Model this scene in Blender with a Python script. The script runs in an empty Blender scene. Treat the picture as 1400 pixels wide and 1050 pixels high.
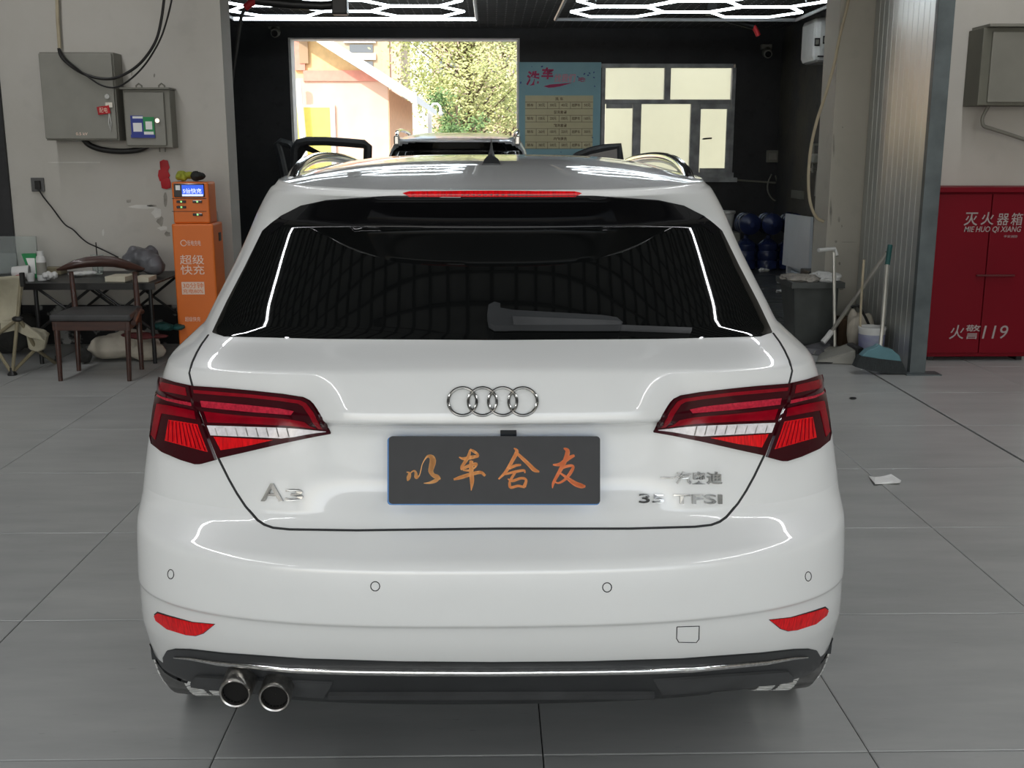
import bpy, bmesh, math, random
import numpy as np
from math import radians as R_, sin, cos, pi, atan2, sqrt
from mathutils import Vector, Matrix, geometry
from mathutils.bvhtree import BVHTree
random.seed(7)
sc = bpy.context.scene
col = sc.collection
# ---------------------------------------------------------------- camera
FPX, PITCH, YAW, CH = 1475.0, R_(12.17), R_(1.07), 1.44
cam_d = bpy.data.cameras.new('camera'); cam_d.sensor_width = 36; cam_d.lens = FPX/1400*36
cam_d.clip_start = .05; cam_d.clip_end = 600
cam = bpy.data.objects.new('camera', cam_d); col.objects.link(cam)
cam.location = (0, 0, CH); cam.rotation_euler = (pi/2-PITCH, 0, -YAW)
sc.camera = cam
# ---------------------------------------------------------------- world, sun, lamps, exposure
sc.view_settings.view_transform = 'Standard'; sc.view_settings.look = 'None'
sc.view_settings.exposure = -0.28; sc.view_settings.gamma = 1; sc.view_settings.use_curve_mapping = False
W = bpy.data.worlds.new('sky'); sc.world = W; W.use_nodes = True
wn = W.node_tree.nodes; wl = W.node_tree.links; bg = wn['Background']
sky = wn.new('ShaderNodeTexSky'); sky.sky_type = 'NISHITA'; sky.sun_disc = False
sky.sun_elevation = R_(46); sky.sun_rotation = R_(200); sky.air_density = 1.2; sky.dust_density = 2.5
mixw = wn.new('ShaderNodeMix'); mixw.data_type = 'RGBA'; mixw.inputs[0].default_value = .55
mixw.inputs[7].default_value = (3.2, 3.3, 3.35, 1)
wl.new(sky.outputs[0], mixw.inputs[6]); wl.new(mixw.outputs[2], bg.inputs[0])
bg.inputs[1].default_value = .55
sun = bpy.data.lights.new('sun', 'SUN'); sun.energy = 4.6; sun.angle = R_(.6); sun.color = (1, .95, .87)
so = bpy.data.objects.new('sun', sun); col.objects.link(so)
so.rotation_euler = Vector((-.42, -.75, .66)).to_track_quat('Z', 'Y').to_euler()
def area_lamp(name, loc, rot, sx, sy, power, colr):
    l = bpy.data.lights.new(name, 'AREA'); l.shape = 'RECTANGLE'; l.size = sx; l.size_y = sy; l.energy = power; l.color = colr
    o = bpy.data.objects.new(name, l); col.objects.link(o); o.location = loc; o.rotation_euler = rot
    return o
# daylight of the wide garage door behind the camera and the two rows of ceiling lamps of the workshop
area_lamp('door_daylight', (0, -5.6, 1.9), (R_(90), 0, 0), 8.5, 3.2, 110, (.93, .97, 1))
for i, (x, y) in enumerate([(-3.2, 2.3), (3.2, 2.3)]):
    area_lamp('workshop_lamp', (x, y, 4.0), (0, 0, 0), .07, 9.6, 135, (.97, .98, 1))
# ---------------------------------------------------------------- pixel rays (to measure the place from the photograph)
Rcam = Matrix.Rotation(-YAW, 3, 'Z') @ Matrix.Rotation(pi/2-PITCH, 3, 'X')
CP = Vector((0, 0, CH))
def ray(px, py): return (Rcam @ Vector(((px-700)/FPX, -(py-525)/FPX, -1))).normalized()
def at_y(px, py, Y): d = ray(px, py); return CP + d*(Y/d.y)
def at_z(px, py, Z): d = ray(px, py); return CP + d*((Z-CH)/d.z)
def at_x(px, py, X): d = ray(px, py); return CP + d*(X/d.x)
def to_px(v):
    q = Rcam.transposed() @ (Vector(v)-CP)
    return 700 - FPX*q.x/q.z, 525 + FPX*q.y/q.z
# ---------------------------------------------------------------- materials
def mat(name, c, rough=.5, metal=0., var=0., scale=8., bump=0., bscale=60., coat=0., spec=.5, trans=0., emit=None, estr=1., coord='Object', stretch=(1, 1, 1), c2=None, ior=1.45):
    m = bpy.data.materials.new(name); m.use_nodes = True
    nt = m.node_tree; b = nt.nodes['Principled BSDF']
    c = tuple(c)+(1,)
    b.inputs['Base Color'].default_value = c; b.inputs['Roughness'].default_value = rough
    b.inputs['Metallic'].default_value = metal; b.inputs['Coat Weight'].default_value = coat
    b.inputs['Coat Roughness'].default_value = .03; b.inputs['Specular IOR Level'].default_value = spec
    b.inputs['Transmission Weight'].default_value = trans; b.inputs['IOR'].default_value = ior
    if emit: b.inputs['Emission Color'].default_value = tuple(emit)+(1,); b.inputs['Emission Strength'].default_value = estr
    tc = nt.nodes.new('ShaderNodeTexCoord'); mp = nt.nodes.new('ShaderNodeMapping'); mp.inputs['Scale'].default_value = stretch
    nt.links.new(tc.outputs[coord], mp.inputs[0])
    if var or c2:
        n = nt.nodes.new('ShaderNodeTexNoise'); n.inputs['Scale'].default_value = scale; n.inputs['Detail'].default_value = 6
        nt.links.new(mp.outputs[0], n.inputs['Vector'])
        r = nt.nodes.new('ShaderNodeValToRGB'); nt.links.new(n.outputs[0], r.inputs[0])
        r.color_ramp.elements[0].position = .3; r.color_ramp.elements[1].position = .7
        if c2: r.color_ramp.elements[0].color = tuple(c2)+(1,); r.color_ramp.elements[1].color = c
        else:
            r.color_ramp.elements[0].color = tuple(max(0, x*(1-var)) for x in c[:3])+(1,)
            r.color_ramp.elements[1].color = tuple(min(1, x*(1+var)) for x in c[:3])+(1,)
        nt.links.new(r.outputs[0], b.inputs['Base Color'])
    if bump:
        n2 = nt.nodes.new('ShaderNodeTexNoise'); n2.inputs['Scale'].default_value = bscale; n2.inputs['Detail'].default_value = 4
        nt.links.new(mp.outputs[0], n2.inputs['Vector'])
        bm_ = nt.nodes.new('ShaderNodeBump'); bm_.inputs['Strength'].default_value = bump; bm_.inputs['Distance'].default_value = .01
        nt.links.new(n2.outputs[0], bm_.inputs['Height']); nt.links.new(bm_.outputs[0], b.inputs['Normal'])
    return m
M = {}
M['paint'] = mat('white_paint', (.80, .81, .80), .32, coat=.9, spec=.5, var=.01)
M['black_gloss'] = mat('gloss_black', (.006, .006, .007), .06, spec=.5, var=.1)
M['glass_tint'] = mat('tinted_glass', (.0045, .005, .005), .03, spec=.55, var=.05)
M['black_plastic'] = mat('black_plastic', (.03, .032, .034), .45, var=.2, bump=.05, bscale=400)
M['black_plastic2'] = mat('grey_black_plastic', (.05, .052, .054), .55, var=.3, bump=.05, bscale=300)
M['gap'] = mat('panel_gap', (.02, .021, .022), .7, var=.1)
M['chrome'] = mat('chrome', (.85, .86, .87), .08, 1, var=.05)
M['chrome_worn'] = mat('worn_chrome', (.9, .9, .88), .14, 1, scale=60, stretch=(1, 6, 6), c2=(.45, .45, .45))
M['badge'] = mat('badge_chrome', (.36, .36, .35), .16, 1, var=.3, scale=40)
M['steel'] = mat('brushed_steel', (.55, .53, .5), .28, 1, var=.2, scale=80)
M['soot'] = mat('soot', (.004, .0035, .003), .9, var=.2)
M['lamp_dark'] = mat('dark_red_lens', (.04, .001, .004), .06, coat=0, spec=.35, var=.2)
M['lamp_red'] = mat('red_lens', (.25, .002, .010), .12, coat=0, spec=.35, var=.2, scale=30)
M['lamp_pink'] = mat('pink_red_lens', (.50, .02, .045), .12, coat=0, spec=.35, var=.3, scale=150)
M['lamp_bright'] = mat('bright_red_lens', (.72, .004, .008), .12, coat=0, spec=.4, var=.3, scale=90, stretch=(3, 1, .3))
M['lamp_clear'] = mat('clear_lens', (.80, .76, .78), .1, coat=1, var=.15, scale=90)
M['rubber'] = mat('tyre_rubber', (.10, .10, .098), .75, var=.4, scale=20, bump=.2, bscale=90)
M['rubber_dust'] = mat('dusty_tread', (.60, .60, .58), .8, var=.25, scale=30)
M['orange'] = mat('orange_print', (.95, .30, .08), .5, var=.1, c2=(.95, .42, .14), scale=4)
M['plate_black'] = mat('plate_cover', (.020, .020, .022), .5, var=.12, scale=25)
M['blue'] = mat('blue_plate', (.02, .2, .55), .3, var=.1)
# ---------------------------------------------------------------- mesh helpers
WL = {}   # world location of every parent
def wloc(o): return WL.get(o.name, Vector((0, 0, 0)))
def tag(o, label=None, cat=None, group=None, kind=None):
    if label: o['label'] = label
    if cat: o['category'] = cat
    if group: o['group'] = group
    if kind: o['kind'] = kind
    return o
def thing(name, label, cat, loc, group=None):
    o = bpy.data.objects.new(name, None); col.objects.link(o); o.empty_display_size = .05
    o.location = loc; WL[o.name] = Vector(loc)
    return tag(o, label, cat, group)
class MB:
    def __init__(s): s.v = []; s.f = []
    def add(s, vs, fs):
        n = len(s.v); s.v += [Vector(v) for v in vs]; s.f += [tuple(i+n for i in f) for f in fs]; return s
    def box(s, x0, x1, y0, y1, z0, z1, rot=None, piv=None):
        if x0 > x1: x0, x1 = x1, x0
        if y0 > y1: y0, y1 = y1, y0
        if z0 > z1: z0, z1 = z1, z0
        v = [Vector((x, y, z)) for z in (z0, z1) for y in (y0, y1) for x in (x0, x1)]
        if rot is not None:
            pv = Vector(piv) if piv is not None else Vector(((x0+x1)/2, (y0+y1)/2, (z0+z1)/2))
            v = [rot @ (q-pv) + pv for q in v]
        return s.add(v, [(0, 2, 3, 1), (4, 5, 7, 6), (0, 1, 5, 4), (2, 6, 7, 3), (0, 4, 6, 2), (1, 3, 7, 5)])
    def hexa(s, b, t):   # 4 bottom, 4 top points (same winding)
        return s.add(list(b)+list(t), [(3, 2, 1, 0), (4, 5, 6, 7), (0, 1, 5, 4), (1, 2, 6, 5), (2, 3, 7, 6), (3, 0, 4, 7)])
    def tube(s, pts, r, n=8, caps=True, flat=1.0):
        pts = [Vector(p) for p in pts]; m = len(pts)
        rr = r if isinstance(r, (list, tuple)) else [r]*m
        vs = []; up = None
        for i, p in enumerate(pts):
            t = (pts[min(i+1, m-1)]-pts[max(i-1, 0)])
            t = t.normalized() if t.length > 1e-9 else Vector((0, 0, 1))
            if up is None: up = Vector((0, 0, 1)) if abs(t.z) < .9 else Vector((1, 0, 0))
            a = t.cross(up)
            if a.length < 1e-6: a = t.cross(Vector((0, 1, 0)))
            a.normalize(); b = a.cross(t).normalized(); up = b
            for k in range(n):
                an = 2*pi*k/n; vs.append(p + a*cos(an)*rr[i] + b*sin(an)*rr[i]*flat)
        fs = [(i*n+k, i*n+(k+1) % n, (i+1)*n+(k+1) % n, (i+1)*n+k) for i in range(m-1) for k in range(n)]
        if caps: fs += [tuple(range(n))[::-1], tuple(range((m-1)*n, m*n))]
        return s.add(vs, fs)
    def cyl(s, p0, p1, r0, r1=None, n=16): return s.tube([p0, p1], [r0, r1 if r1 is not None else r0], n)
    def lathe(s, prof, c, axis='Z', n=24, closed=False):  # prof: (r, h)
        vs = []; c = Vector(c)
        ax = axis if isinstance(axis, Vector) else {'X': Vector((1, 0, 0)), 'Y': Vector((0, 1, 0)), 'Z': Vector((0, 0, 1))}[axis]
        q = Vector((0, 0, 1)).rotation_difference(ax)
        for r, h in prof:
            for k in range(n): vs.append(c + q @ Vector((r*cos(2*pi*k/n), r*sin(2*pi*k/n), h)))
        m = len(prof)
        fs = [(i*n+k, i*n+(k+1) % n, (i+1)*n+(k+1) % n, (i+1)*n+k) for i in range(m-1) for k in range(n)]
        if closed: fs += [((m-1)*n+k, (m-1)*n+(k+1) % n, (k+1) % n, k) for k in range(n)]
        return s.add(vs, fs)
    def sph(s, c, r, sx=1, sy=1, sz=1, n=12, jit=0):
        c = Vector(c); vs = [c+Vector((0, 0, -r*sz))]
        m = n//2
        for i in range(1, m):
            a = -pi/2+pi*i/m
            for k in range(n):
                j = 1+random.uniform(-jit, jit)
                vs.append(c+Vector((cos(a)*cos(2*pi*k/n)*r*sx, cos(a)*sin(2*pi*k/n)*r*sy, sin(a)*r*sz))*j if False else c+Vector((cos(a)*cos(2*pi*k/n)*r*sx*j, cos(a)*sin(2*pi*k/n)*r*sy*j, sin(a)*r*sz*j)))
        vs.append(c+Vector((0, 0, r*sz)))
        fs = [(0, 1+(k+1) % n, 1+k) for k in range(n)]
        for i in range(m-2): fs += [(1+i*n+k, 1+i*n+(k+1) % n, 1+(i+1)*n+(k+1) % n, 1+(i+1)*n+k) for k in range(n)]
        L = len(vs)-1; b = 1+(m-2)*n
        fs += [(L, b+k, b+(k+1) % n) for k in range(n)]
        return s.add(vs, fs)
    def prism(s, poly, d):   # poly: 3D points, extruded by vector d
        poly = [Vector(p) for p in poly]; n = len(poly); d = Vector(d)
        return s.add(poly+[p+d for p in poly], [tuple(range(n)), tuple(range(2*n-1, n-1, -1))]+[(i, i+n, (i+1) % n+n, (i+1) % n) for i in range(n)])
    def dummy(s): pass
    def build(s, name, m, parent=None, smooth=False, bevel=0, label=None, cat=None, group=None, kind=None, fixn=True, origin=None):
        me = bpy.data.meshes.new(name)
        if parent is not None: o0 = wloc(parent)
        elif origin is not None: o0 = Vector(origin)
        else:
            xs = [v.x for v in s.v]; ys = [v.y for v in s.v]; zs = [v.z for v in s.v]
            o0 = Vector(((min(xs)+max(xs))/2, (min(ys)+max(ys))/2, min(zs)))
        me.from_pydata([tuple(v-o0) for v in s.v], [], s.f)
        if fixn:
            bm = bmesh.new(); bm.from_mesh(me); bmesh.ops.recalc_face_normals(bm, faces=bm.faces); bm.to_mesh(me); bm.free()
        me.validate()
        if smooth:
            me.polygons.foreach_set('use_smooth', [True]*len(me.polygons))
            try: me.set_sharp_from_angle(angle=R_(38))
            except Exception: pass
        me.materials.append(M[m] if isinstance(m, str) else m)
        o = bpy.data.objects.new(name, me); col.objects.link(o)
        if parent is not None:
            o.parent = parent; WL[o.name] = o0
        else: o.location = o0; WL[o.name] = o0
        if bevel:
            b = o.modifiers.new('bevel', 'BEVEL'); b.width = bevel; b.segments = 2; b.limit_method = 'ANGLE'; b.angle_limit = R_(40)
        return tag(o, label, cat, group, kind)
def kids(o): return [c for c in bpy.data.objects if c.parent == o]
def copy_tree(o, parent=None, loc=None):
    c = o.copy(); col.objects.link(c)
    if parent is not None: c.parent = parent
    if loc is not None: c.location = loc
    for k in kids(o): copy_tree(k, c)
    return c
def text_tris(body, shear=0., bold=0., space=1.):
    cu = bpy.data.curves.new('t', 'FONT'); cu.body = body; cu.shear = shear; cu.offset = bold; cu.space_character = space; cu.resolution_u = 3
    o = bpy.data.objects.new('t', cu); col.objects.link(o)
    bpy.context.view_layer.update()
    dg = bpy.context.evaluated_depsgraph_get()
    me = bpy.data.meshes.new_from_object(o.evaluated_get(dg))
    vs = np.array([tuple(v.co)[:2] for v in me.vertices]); fs = [tuple(p.vertices) for p in me.polygons]
    bpy.data.objects.remove(o); bpy.data.curves.remove(cu); bpy.data.meshes.remove(me)
    lo = vs.min(0); hi = vs.max(0)
    return (vs-lo)/(hi-lo), fs
def text_plane(name, body, m, parent, x0, x1, z0, z1, Y, off=.0015, **k):   # text on a wall-like plane facing the camera
    uv, fs = text_tris(body, **k)
    b = MB(); b.add([(x0+(x1-x0)*u, Y-off, z0+(z1-z0)*v) for u, v in uv], fs)
    return b.build(name, m, parent, fixn=False)
import mathutils.interpolate
# ================================================================ CAR BODY
def pchip(xk, yk, x):
    xk = np.asarray(xk, float); yk = np.asarray(yk, float); h = np.diff(xk); d = np.diff(yk)/h
    n = len(xk); m = np.zeros(n); m[0] = d[0]; m[-1] = d[-1]
    for i in range(1, n-1):
        if d[i-1]*d[i] > 0:
            w1 = 2*h[i]+h[i-1]; w2 = h[i]+2*h[i-1]; m[i] = (w1+w2)/(w1/d[i-1]+w2/d[i])
    i = np.clip(np.searchsorted(xk, x)-1, 0, n-2); t = (x-xk[i])/h[i]
    return (2*t**3-3*t**2+1)*yk[i]+(t**3-2*t**2+t)*h[i]*m[i]+(-2*t**3+3*t**2)*yk[i+1]+(t**3-t**2)*h[i]*m[i+1]
def sstep(x, a, b): t = np.clip((x-a)/(b-a), 0, 1); return t*t*(3-2*t)
# z, rear y, half width, corner length, corner exponent, front y, side drop, number of rows to next key
KEYS = [(.165, 2.60, .80, .30, 2.4, 6.20, 0, 2), (.19, 2.30, .83, .28, 2.5, 6.22, 0, 2), (.225, 2.225, .838, .32, 2.5, 6.25, 0, 3), (.285, 2.17, .842, .37, 2.6, 6.33, 0, 7), (.38, 2.10, .836, .40, 2.7, 6.37, 0, 3),
 (.40, 2.086, .834, .41, 2.7, 6.38, 0, 4), (.44, 2.065, .829, .42, 2.7, 6.39, 0, 5), (.490, 2.046, .824, .43, 2.7, 6.39, 0, 2), (.497, 2.038, .8235, .43, 2.7, 6.39, 0, 8), (.58, 2.030, .820, .44, 2.7, 6.37, 0, 4),
 (.615, 2.032, .818, .44, 2.7, 6.36, 0, 3), (.632, 2.045, .8175, .43, 2.7, 6.36, 0, 3), (.645, 2.070, .817, .41, 2.7, 6.35, 0, 5), (.68, 2.126, .816, .38, 2.75, 6.34, 0, 2), (.70, 2.138, .815, .38, 2.8, 6.33, 0, 6),
 (.76, 2.165, .806, .38, 2.8, 6.30, 0, 8), (.86, 2.172, .79, .39, 2.8, 6.12, 0, 4), (.885, 2.160, .785, .42, 2.8, 5.98, 0, 3), (.897, 2.126, .782, .45, 2.8, 5.90, 0, 3), (.905, 2.118, .7805, .45, 2.8, 5.85, 0, 3),
 (.92, 2.120, .778, .44, 2.8, 5.78, 0, 9), (1.0, 2.165, .760, .44, 2.8, 5.38, -.03, 3), (1.012, 2.190, .753, .43, 2.8, 5.34, -.03, 6), (1.047, 2.280, .719, .42, 2.7, 5.24, -.03, 4), (1.06, 2.294, .706, .42, 2.6, 5.21, -.030, 5),
 (1.10, 2.333, .685, .42, 2.6, 5.12, -.024, 7), (1.18, 2.411, .643, .42, 2.6, 4.95, -.012, 8), (1.268, 2.497, .600, .42, 2.6, 4.76, 0, 1), (1.272, 2.497, .598, .42, 2.6, 4.75, 0, 6), (1.338, 2.408, .549, .47, 2.6, 4.58, 0, 2),
 (1.343, 2.400, .541, .48, 2.6, 4.57, 0, 3), (1.356, 2.402, .531, .49, 2.6, 4.53, 0, 0)]
def lift(y): return .028*np.sin(pi*np.clip((y-2.44)/(4.75-2.44), 0, 1))**.8
def car_surface(keys=KEYS, crown=.046):
    K = np.array([k[:7] for k in keys]); t = np.arange(len(keys)); ts = []
    for i, k in enumerate(keys[:-1]): ts += list(np.linspace(i, i+1, k[7]+1)[:-1])
    ts.append(len(keys)-1); ts = np.array(ts, float)
    P = np.stack([pchip(t, K[:, c], ts) for c in range(7)], 1)
    Rs = np.interp(P[:, 0], [.70, 1.0], [2.138, 2.165])        # smooth rear face without the lip and recess
    th = np.linspace(0, 1, 49); thr = (pi/2)*th
    rows = []
    for (z, R, Wd, L, n, F, zs), rs in zip(P, Rs):
        x = Wd*np.sin(thr)**(2/n); y = R+L*(1-np.clip(np.cos(thr), 0, 1)**(2/n))
        if .70 < z < 1.0: y = y + (rs-R)*sstep(x, .29, .42)
        ys = np.linspace(y[-1], F-.45, 34)[1:]
        xs = np.full(len(ys), Wd)
        th2 = (pi/2)*(1-np.linspace(0, 1, 16)[1:])
        xf = Wd*np.sin(th2)**(2/2.4); yf = F-.45+.45*np.clip(np.cos(th2), 0, 1)**(2/2.4)
        X = np.concatenate([x, xs, xf]); Y = np.concatenate([y, ys, yf])
        fl = .065*(1-sstep(np.array([z]), .75, 1.15)[0]*.4)+.005*sstep(np.array([z]), 1.25, 1.34)[0]
        X = X*(1+fl*sstep(Y, 2.5, 3.1)*(1-sstep(Y, 5.2, 6.3)))
        side = np.clip(X/Wd, 0, 1)**2
        Z = z + zs*side + lift(Y)*sstep(np.array([z]), 1.18, 1.34)[0]*(side if z < 1.27 else 1)
        rows.append(np.stack([X, Y, Z], 1))
    top = rows[-1]
    for s in (.985, .96, .92, .86, .78, .68, .56, .42, .28, .14, 0):
        X = top[:, 0]*s; Yc = np.clip(top[:, 1], 3.35, 4.0); Y = Yc+(top[:, 1]-Yc)*s
        Zb = np.interp(Y, np.linspace(2.44, 4.6, 60), 1.356+lift(np.linspace(2.44, 4.6, 60)))
        hw = np.interp(Y, top[:49, 1], top[:49, 0]); hw = np.where(Y > top[48, 1], top[48:82, 0].max(), hw)
        q = np.clip(X/np.maximum(hw, .05), 0, 1)
        gy = np.clip(1-((Y-3.6)/1.2)**2, 0, 1)
        rows.append(np.stack([X, Y, Zb+crown*gy*(1-q**4)], 1))
    return np.array(rows)      # rows, ring, 3  (right half)
def inpoly(x, y, poly):
    c = False; n = len(poly)
    for i in range(n):
        x1, y1 = poly[i]; x2, y2 = poly[(i+1) % n]
        if (y1 > y) != (y2 > y) and x < (x2-x1)*(y-y1)/(y2-y1)+x1: c = not c
    return c
GATE = [(672, 722), (860, 723.5), (972, 718), (993, 707), (1009, 688), (1031, 651), (1044, 624), (1079, 523), (1082.7, 507), (1073, 480), (1060, 455), (1035, 410), (1005, 350), (986, 312), (962, 290), (930, 276), (813, 264), (672, 262)]
def split_car(G, xf, classify):
    """full mesh (both halves) -> dict of part name -> (verts, faces)"""
    nr, nc, _ = G.shape
    Lh = G[:, ::-1, :].copy(); Lh[:, :, 0] *= -1
    ring = np.concatenate([Lh[:, :-1], G], 1); nc = ring.shape[1]
    V = [tuple(v) for v in ring.reshape(-1, 3)]
    parts = {}; allq = []
    for i in range(nr-1):
        for j in range(nc-1):
            q = (i*nc+j, i*nc+j+1, (i+1)*nc+j+1, (i+1)*nc+j)
            c = sum((Vector(V[a]) for a in q), Vector())/4
            nm = classify(c, i, j); allq.append(q)
            if nm: parts.setdefault(nm, []).append(q)
    out = {}
    for nm, fs in parts.items():
        used = sorted({a for f in fs for a in f}); mp = {a: k for k, a in enumerate(used)}
        out[nm] = ([xf(V[a]) for a in used], [tuple(mp[a] for a in f)[::-1] for f in fs])
    return out, V, allq
AX_R, AX_F = 2.775, 5.41
def cls_main(c, i, j):
    ax = abs(c.x)
    for ay in (AX_R, AX_F):
        if ax > .55 and sqrt((c.y-ay)**2+(c.z-.33)**2) < .355 and c.y > 2.46: return None
    if ax > .5 and c.z < .225 and c.y < 2.6: return None
    if c.z < .262 and c.y < 2.7: return 'lower_lip'
    if c.z < .18 and ax < .5: return 'body_shell'
    if c.y > 4.5 and c.z > 1.05 and c.z < 1.345 and ax < .60: return 'windscreen'
    if ax > .5 and 1.0 < c.z < 1.30 and 3.02-(c.z-1.0)*.2 < c.y < 5.02-(c.z-1.02)*1.1: return 'side_window_right' if c.x > 0 else 'side_window_left'
    if c.y < 3.1:
        if 1.262 < c.z < 1.338 and c.y < 2.9 and False: return 'spoiler_underside'
        px, py = to_px((abs(c.x), c.y, c.z))
        if c.y < 2.9 and inpoly(px, py, GATE): return 'tailgate'
        if c.z < .70 and c.y < 2.5: return 'rear_bumper'
    return 'body_shell'
ks = [k[7] for k in KEYS]; NROW = (sum(ks[:27])+1, sum(ks[:29]))
G = car_surface()
parts, CV, CF = split_car(G, Vector, cls_main)
BVH = BVHTree.FromPolygons(CV, CF)
VN = [Vector() for _ in CV]
for f in CF:
    n_ = (Vector(CV[f[2]])-Vector(CV[f[0]])).cross(Vector(CV[f[3]])-Vector(CV[f[1]]))
    for i in f: VN[i] += n_
for n_ in VN:
    if n_.length > 0: n_.normalize()
def smooth_n(h):
    f = CF[h[2]]
    w = mathutils.interpolate.poly_3d_calc([Vector(CV[i]) for i in f], h[0])
    n_ = Vector()
    for i, k in zip(f, w): n_ += VN[i]*k
    return n_.normalized()
car = thing('hatchback_car', 'white five-door hatchback seen from behind, black cover with orange characters on its plate', 'car', (0, 4.2, 0))
def mesh_part(name, vf, m, parent, smooth=True, label=None):
    b = MB(); b.add(*vf); o = b.build(name, m, parent, fixn=False, label=label)
    if smooth: o.data.polygons.foreach_set('use_smooth', [True]*len(o.data.polygons))
    return o
pm = {'lower_lip': 'black_plastic', 'body_shell': 'paint', 'tailgate': 'paint', 'rear_bumper': 'paint', 'windscreen': 'glass_tint', 'side_window_left': 'glass_tint', 'side_window_right': 'glass_tint', 'spoiler_underside': 'black_gloss'}
PO = {}
for nm, vf in parts.items(): PO[nm] = mesh_part('side_window' if nm.startswith('side_w') else nm, vf, pm[nm], car)
b = MB(); b.box(-.62, .62, 2.5, 6.0, .215, .5); b.box(-.5, .5, 3.2, 4.9, .4, .9)
for ay in (AX_R, AX_F):
    for s in (-1, 1): b.lathe([(.01, 0), (.375, 0), (.375, .26)], (s*.56, ay, .33), Vector((s, 0, 0)), 28)
for v in b.v: v.z = max(v.z, .235)
b.build('underbody', 'black_plastic', car)
def cast(px, py):
    for k in range(40):
        h = BVH.ray_cast(CP, ray(px, py))
        if h[0] is not None and h[0].y < 3.1: n_ = smooth_n(h); return h[0], (n_ if n_.dot(ray(px, py)) < 0 or h[1].dot(n_) > 0 and n_.dot(ray(px, py)) < .3 else -n_)
        px += -.6 if px > 672 else .6
        if py > 915: py -= .6
    raise ValueError('no hit %s %s' % (px, py))
def densify(poly, step):
    out = []
    for a, c in zip(poly, poly[1:]+poly[:1]):
        n = max(1, int(math.hypot(c[0]-a[0], c[1]-a[1])/step))
        out += [(a[0]+(c[0]-a[0])*k/n, a[1]+(c[1]-a[1])*k/n) for k in range(n)]
    return out
def patch(name, poly, m, parent, off=.003, thick=.006, step=7., mirror=False, both=False, label=None, smooth=True):
    """a panel that lies on the car body: outline measured in the photograph, real thickness"""
    pts = densify([tuple(map(float, p)) for p in poly], step); n = len(pts)
    xs = [p[0] for p in pts]; ys = [p[1] for p in pts]; inner = []
    y = min(ys)+step*.5
    while y < max(ys):
        x = min(xs)+step*.5
        while x < max(xs):
            if inpoly(x, y, pts) and min((x-a)**2+(y-c)**2 for a, c in pts) > (step*.45)**2: inner.append((x, y))
            x += step
        y += step
    allp = [Vector(p) for p in pts+inner]
    V2, E2, F2, o1, o2, o3 = geometry.delaunay_2d_cdt(allp, [(i, (i+1) % n) for i in range(n)], [], 2, 1e-4)
    F2 = [f for f in F2 if inpoly(sum(V2[i][0] for i in f)/len(f), sum(V2[i][1] for i in f)/len(f), pts)]
    top = []; bot = []; nn_ = []
    for v in V2:
        h = cast(v[0], v[1]); nn_.append(h[1])
        top.append(h[0]+h[1]*off); bot.append(h[0]+h[1]*(off-thick))
    cnt = {}
    for f in F2:
        for a, c in zip(f, f[1:]+f[:1]): cnt[(a, c)] = 1
    rim = [e for e in cnt if (e[1], e[0]) not in cnt]
    nt = len(top)
    vs = top+bot; fs = [tuple(f) for f in F2]+[tuple(i+nt for i in f[::-1]) for f in F2]+[(b_, a_, a_+nt, b_+nt) for a_, b_ in rim]
    res = []
    for mi in ([False, True] if both else [mirror]):
        vv = [Vector((-p.x, p.y, p.z)) for p in vs] if mi else vs
        bb = MB(); bb.add(vv, [f[::-1] for f in fs] if mi else fs)
        o = bb.build(name, m, parent, smooth=False, label=label)
        if smooth:
            o.data.polygons.foreach_set('use_smooth', [True]*len(o.data.polygons))
            o.data.normals_split_custom_set_from_vertices([((-k.x if mi else k.x), k.y, k.z) for k in nn_+nn_])
        res.append(o)
    return res if both else res[0]
def surf_line(name, pts, m, parent, r=.0025, off=0., both=False, step=6, closed=False):
    P = [pts[0]]
    pp = pts+[pts[0]] if closed else pts
    for a, c in zip(pp, pp[1:]):
        n = max(1, int(math.hypot(c[0]-a[0], c[1]-a[1])/step))
        P += [(a[0]+(c[0]-a[0])*k/n, a[1]+(c[1]-a[1])*k/n) for k in range(1, n+1)]
    W3 = []
    for p in P:
        h = cast(*p)
        W3.append(h[0]+h[1]*off)
    bb = MB()
    bb.tube(W3, r, 6)
    if both: bb.tube([Vector((-p.x, p.y, p.z)) for p in W3], r, 6)
    return bb.build(name, m, parent, smooth=True)
tg, bp, bs = PO['tailgate'], PO['rear_bumper'], PO['body_shell']
# rear glass and the gap lines
GL = [(672, 312), (760, 312), (850, 310), (925, 303), (948, 290), (986, 316), (1010, 365), (1035, 413), (1055, 455), (1040, 460), (900, 463.5), (672, 465)]
GLf = GL+[(2*673-x, y) for x, y in GL[::-1][1:-1]]
UT = [(672, 266), (813, 267.5), (900, 273.5), (935, 281), (960, 294), (984, 315), (975, 322), (948, 300), (925, 306), (850, 313), (672, 314.5)]
patch('spoiler_underside', UT+[(2*673-x, y) for x, y in UT[::-1][1:-1]], 'black_gloss', car, off=.004, thick=.006, step=6)
patch('rear_window', GLf, 'glass_tint', car, off=.003, thick=.006, step=9)
gapR = [(1057, 456), (1066, 468), (1073, 480), (1079, 493), (1082.7, 507), (1081, 515), (1079, 523), (1070, 550), (1058, 585), (1044, 624), (1031, 651), (1020, 671), (1009, 688), (993, 707), (984, 713.5), (972, 718), (950, 720.5), (860, 723), (672, 723)]
surf_line('panel_gap', gapR, 'gap', car, .0028, off=0, both=True, step=3)
surf_line('panel_gap', [(1079, 730), (1100, 718), (1128, 700)], 'gap', car, .0016, off=-.001, both=True) if False else None
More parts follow.
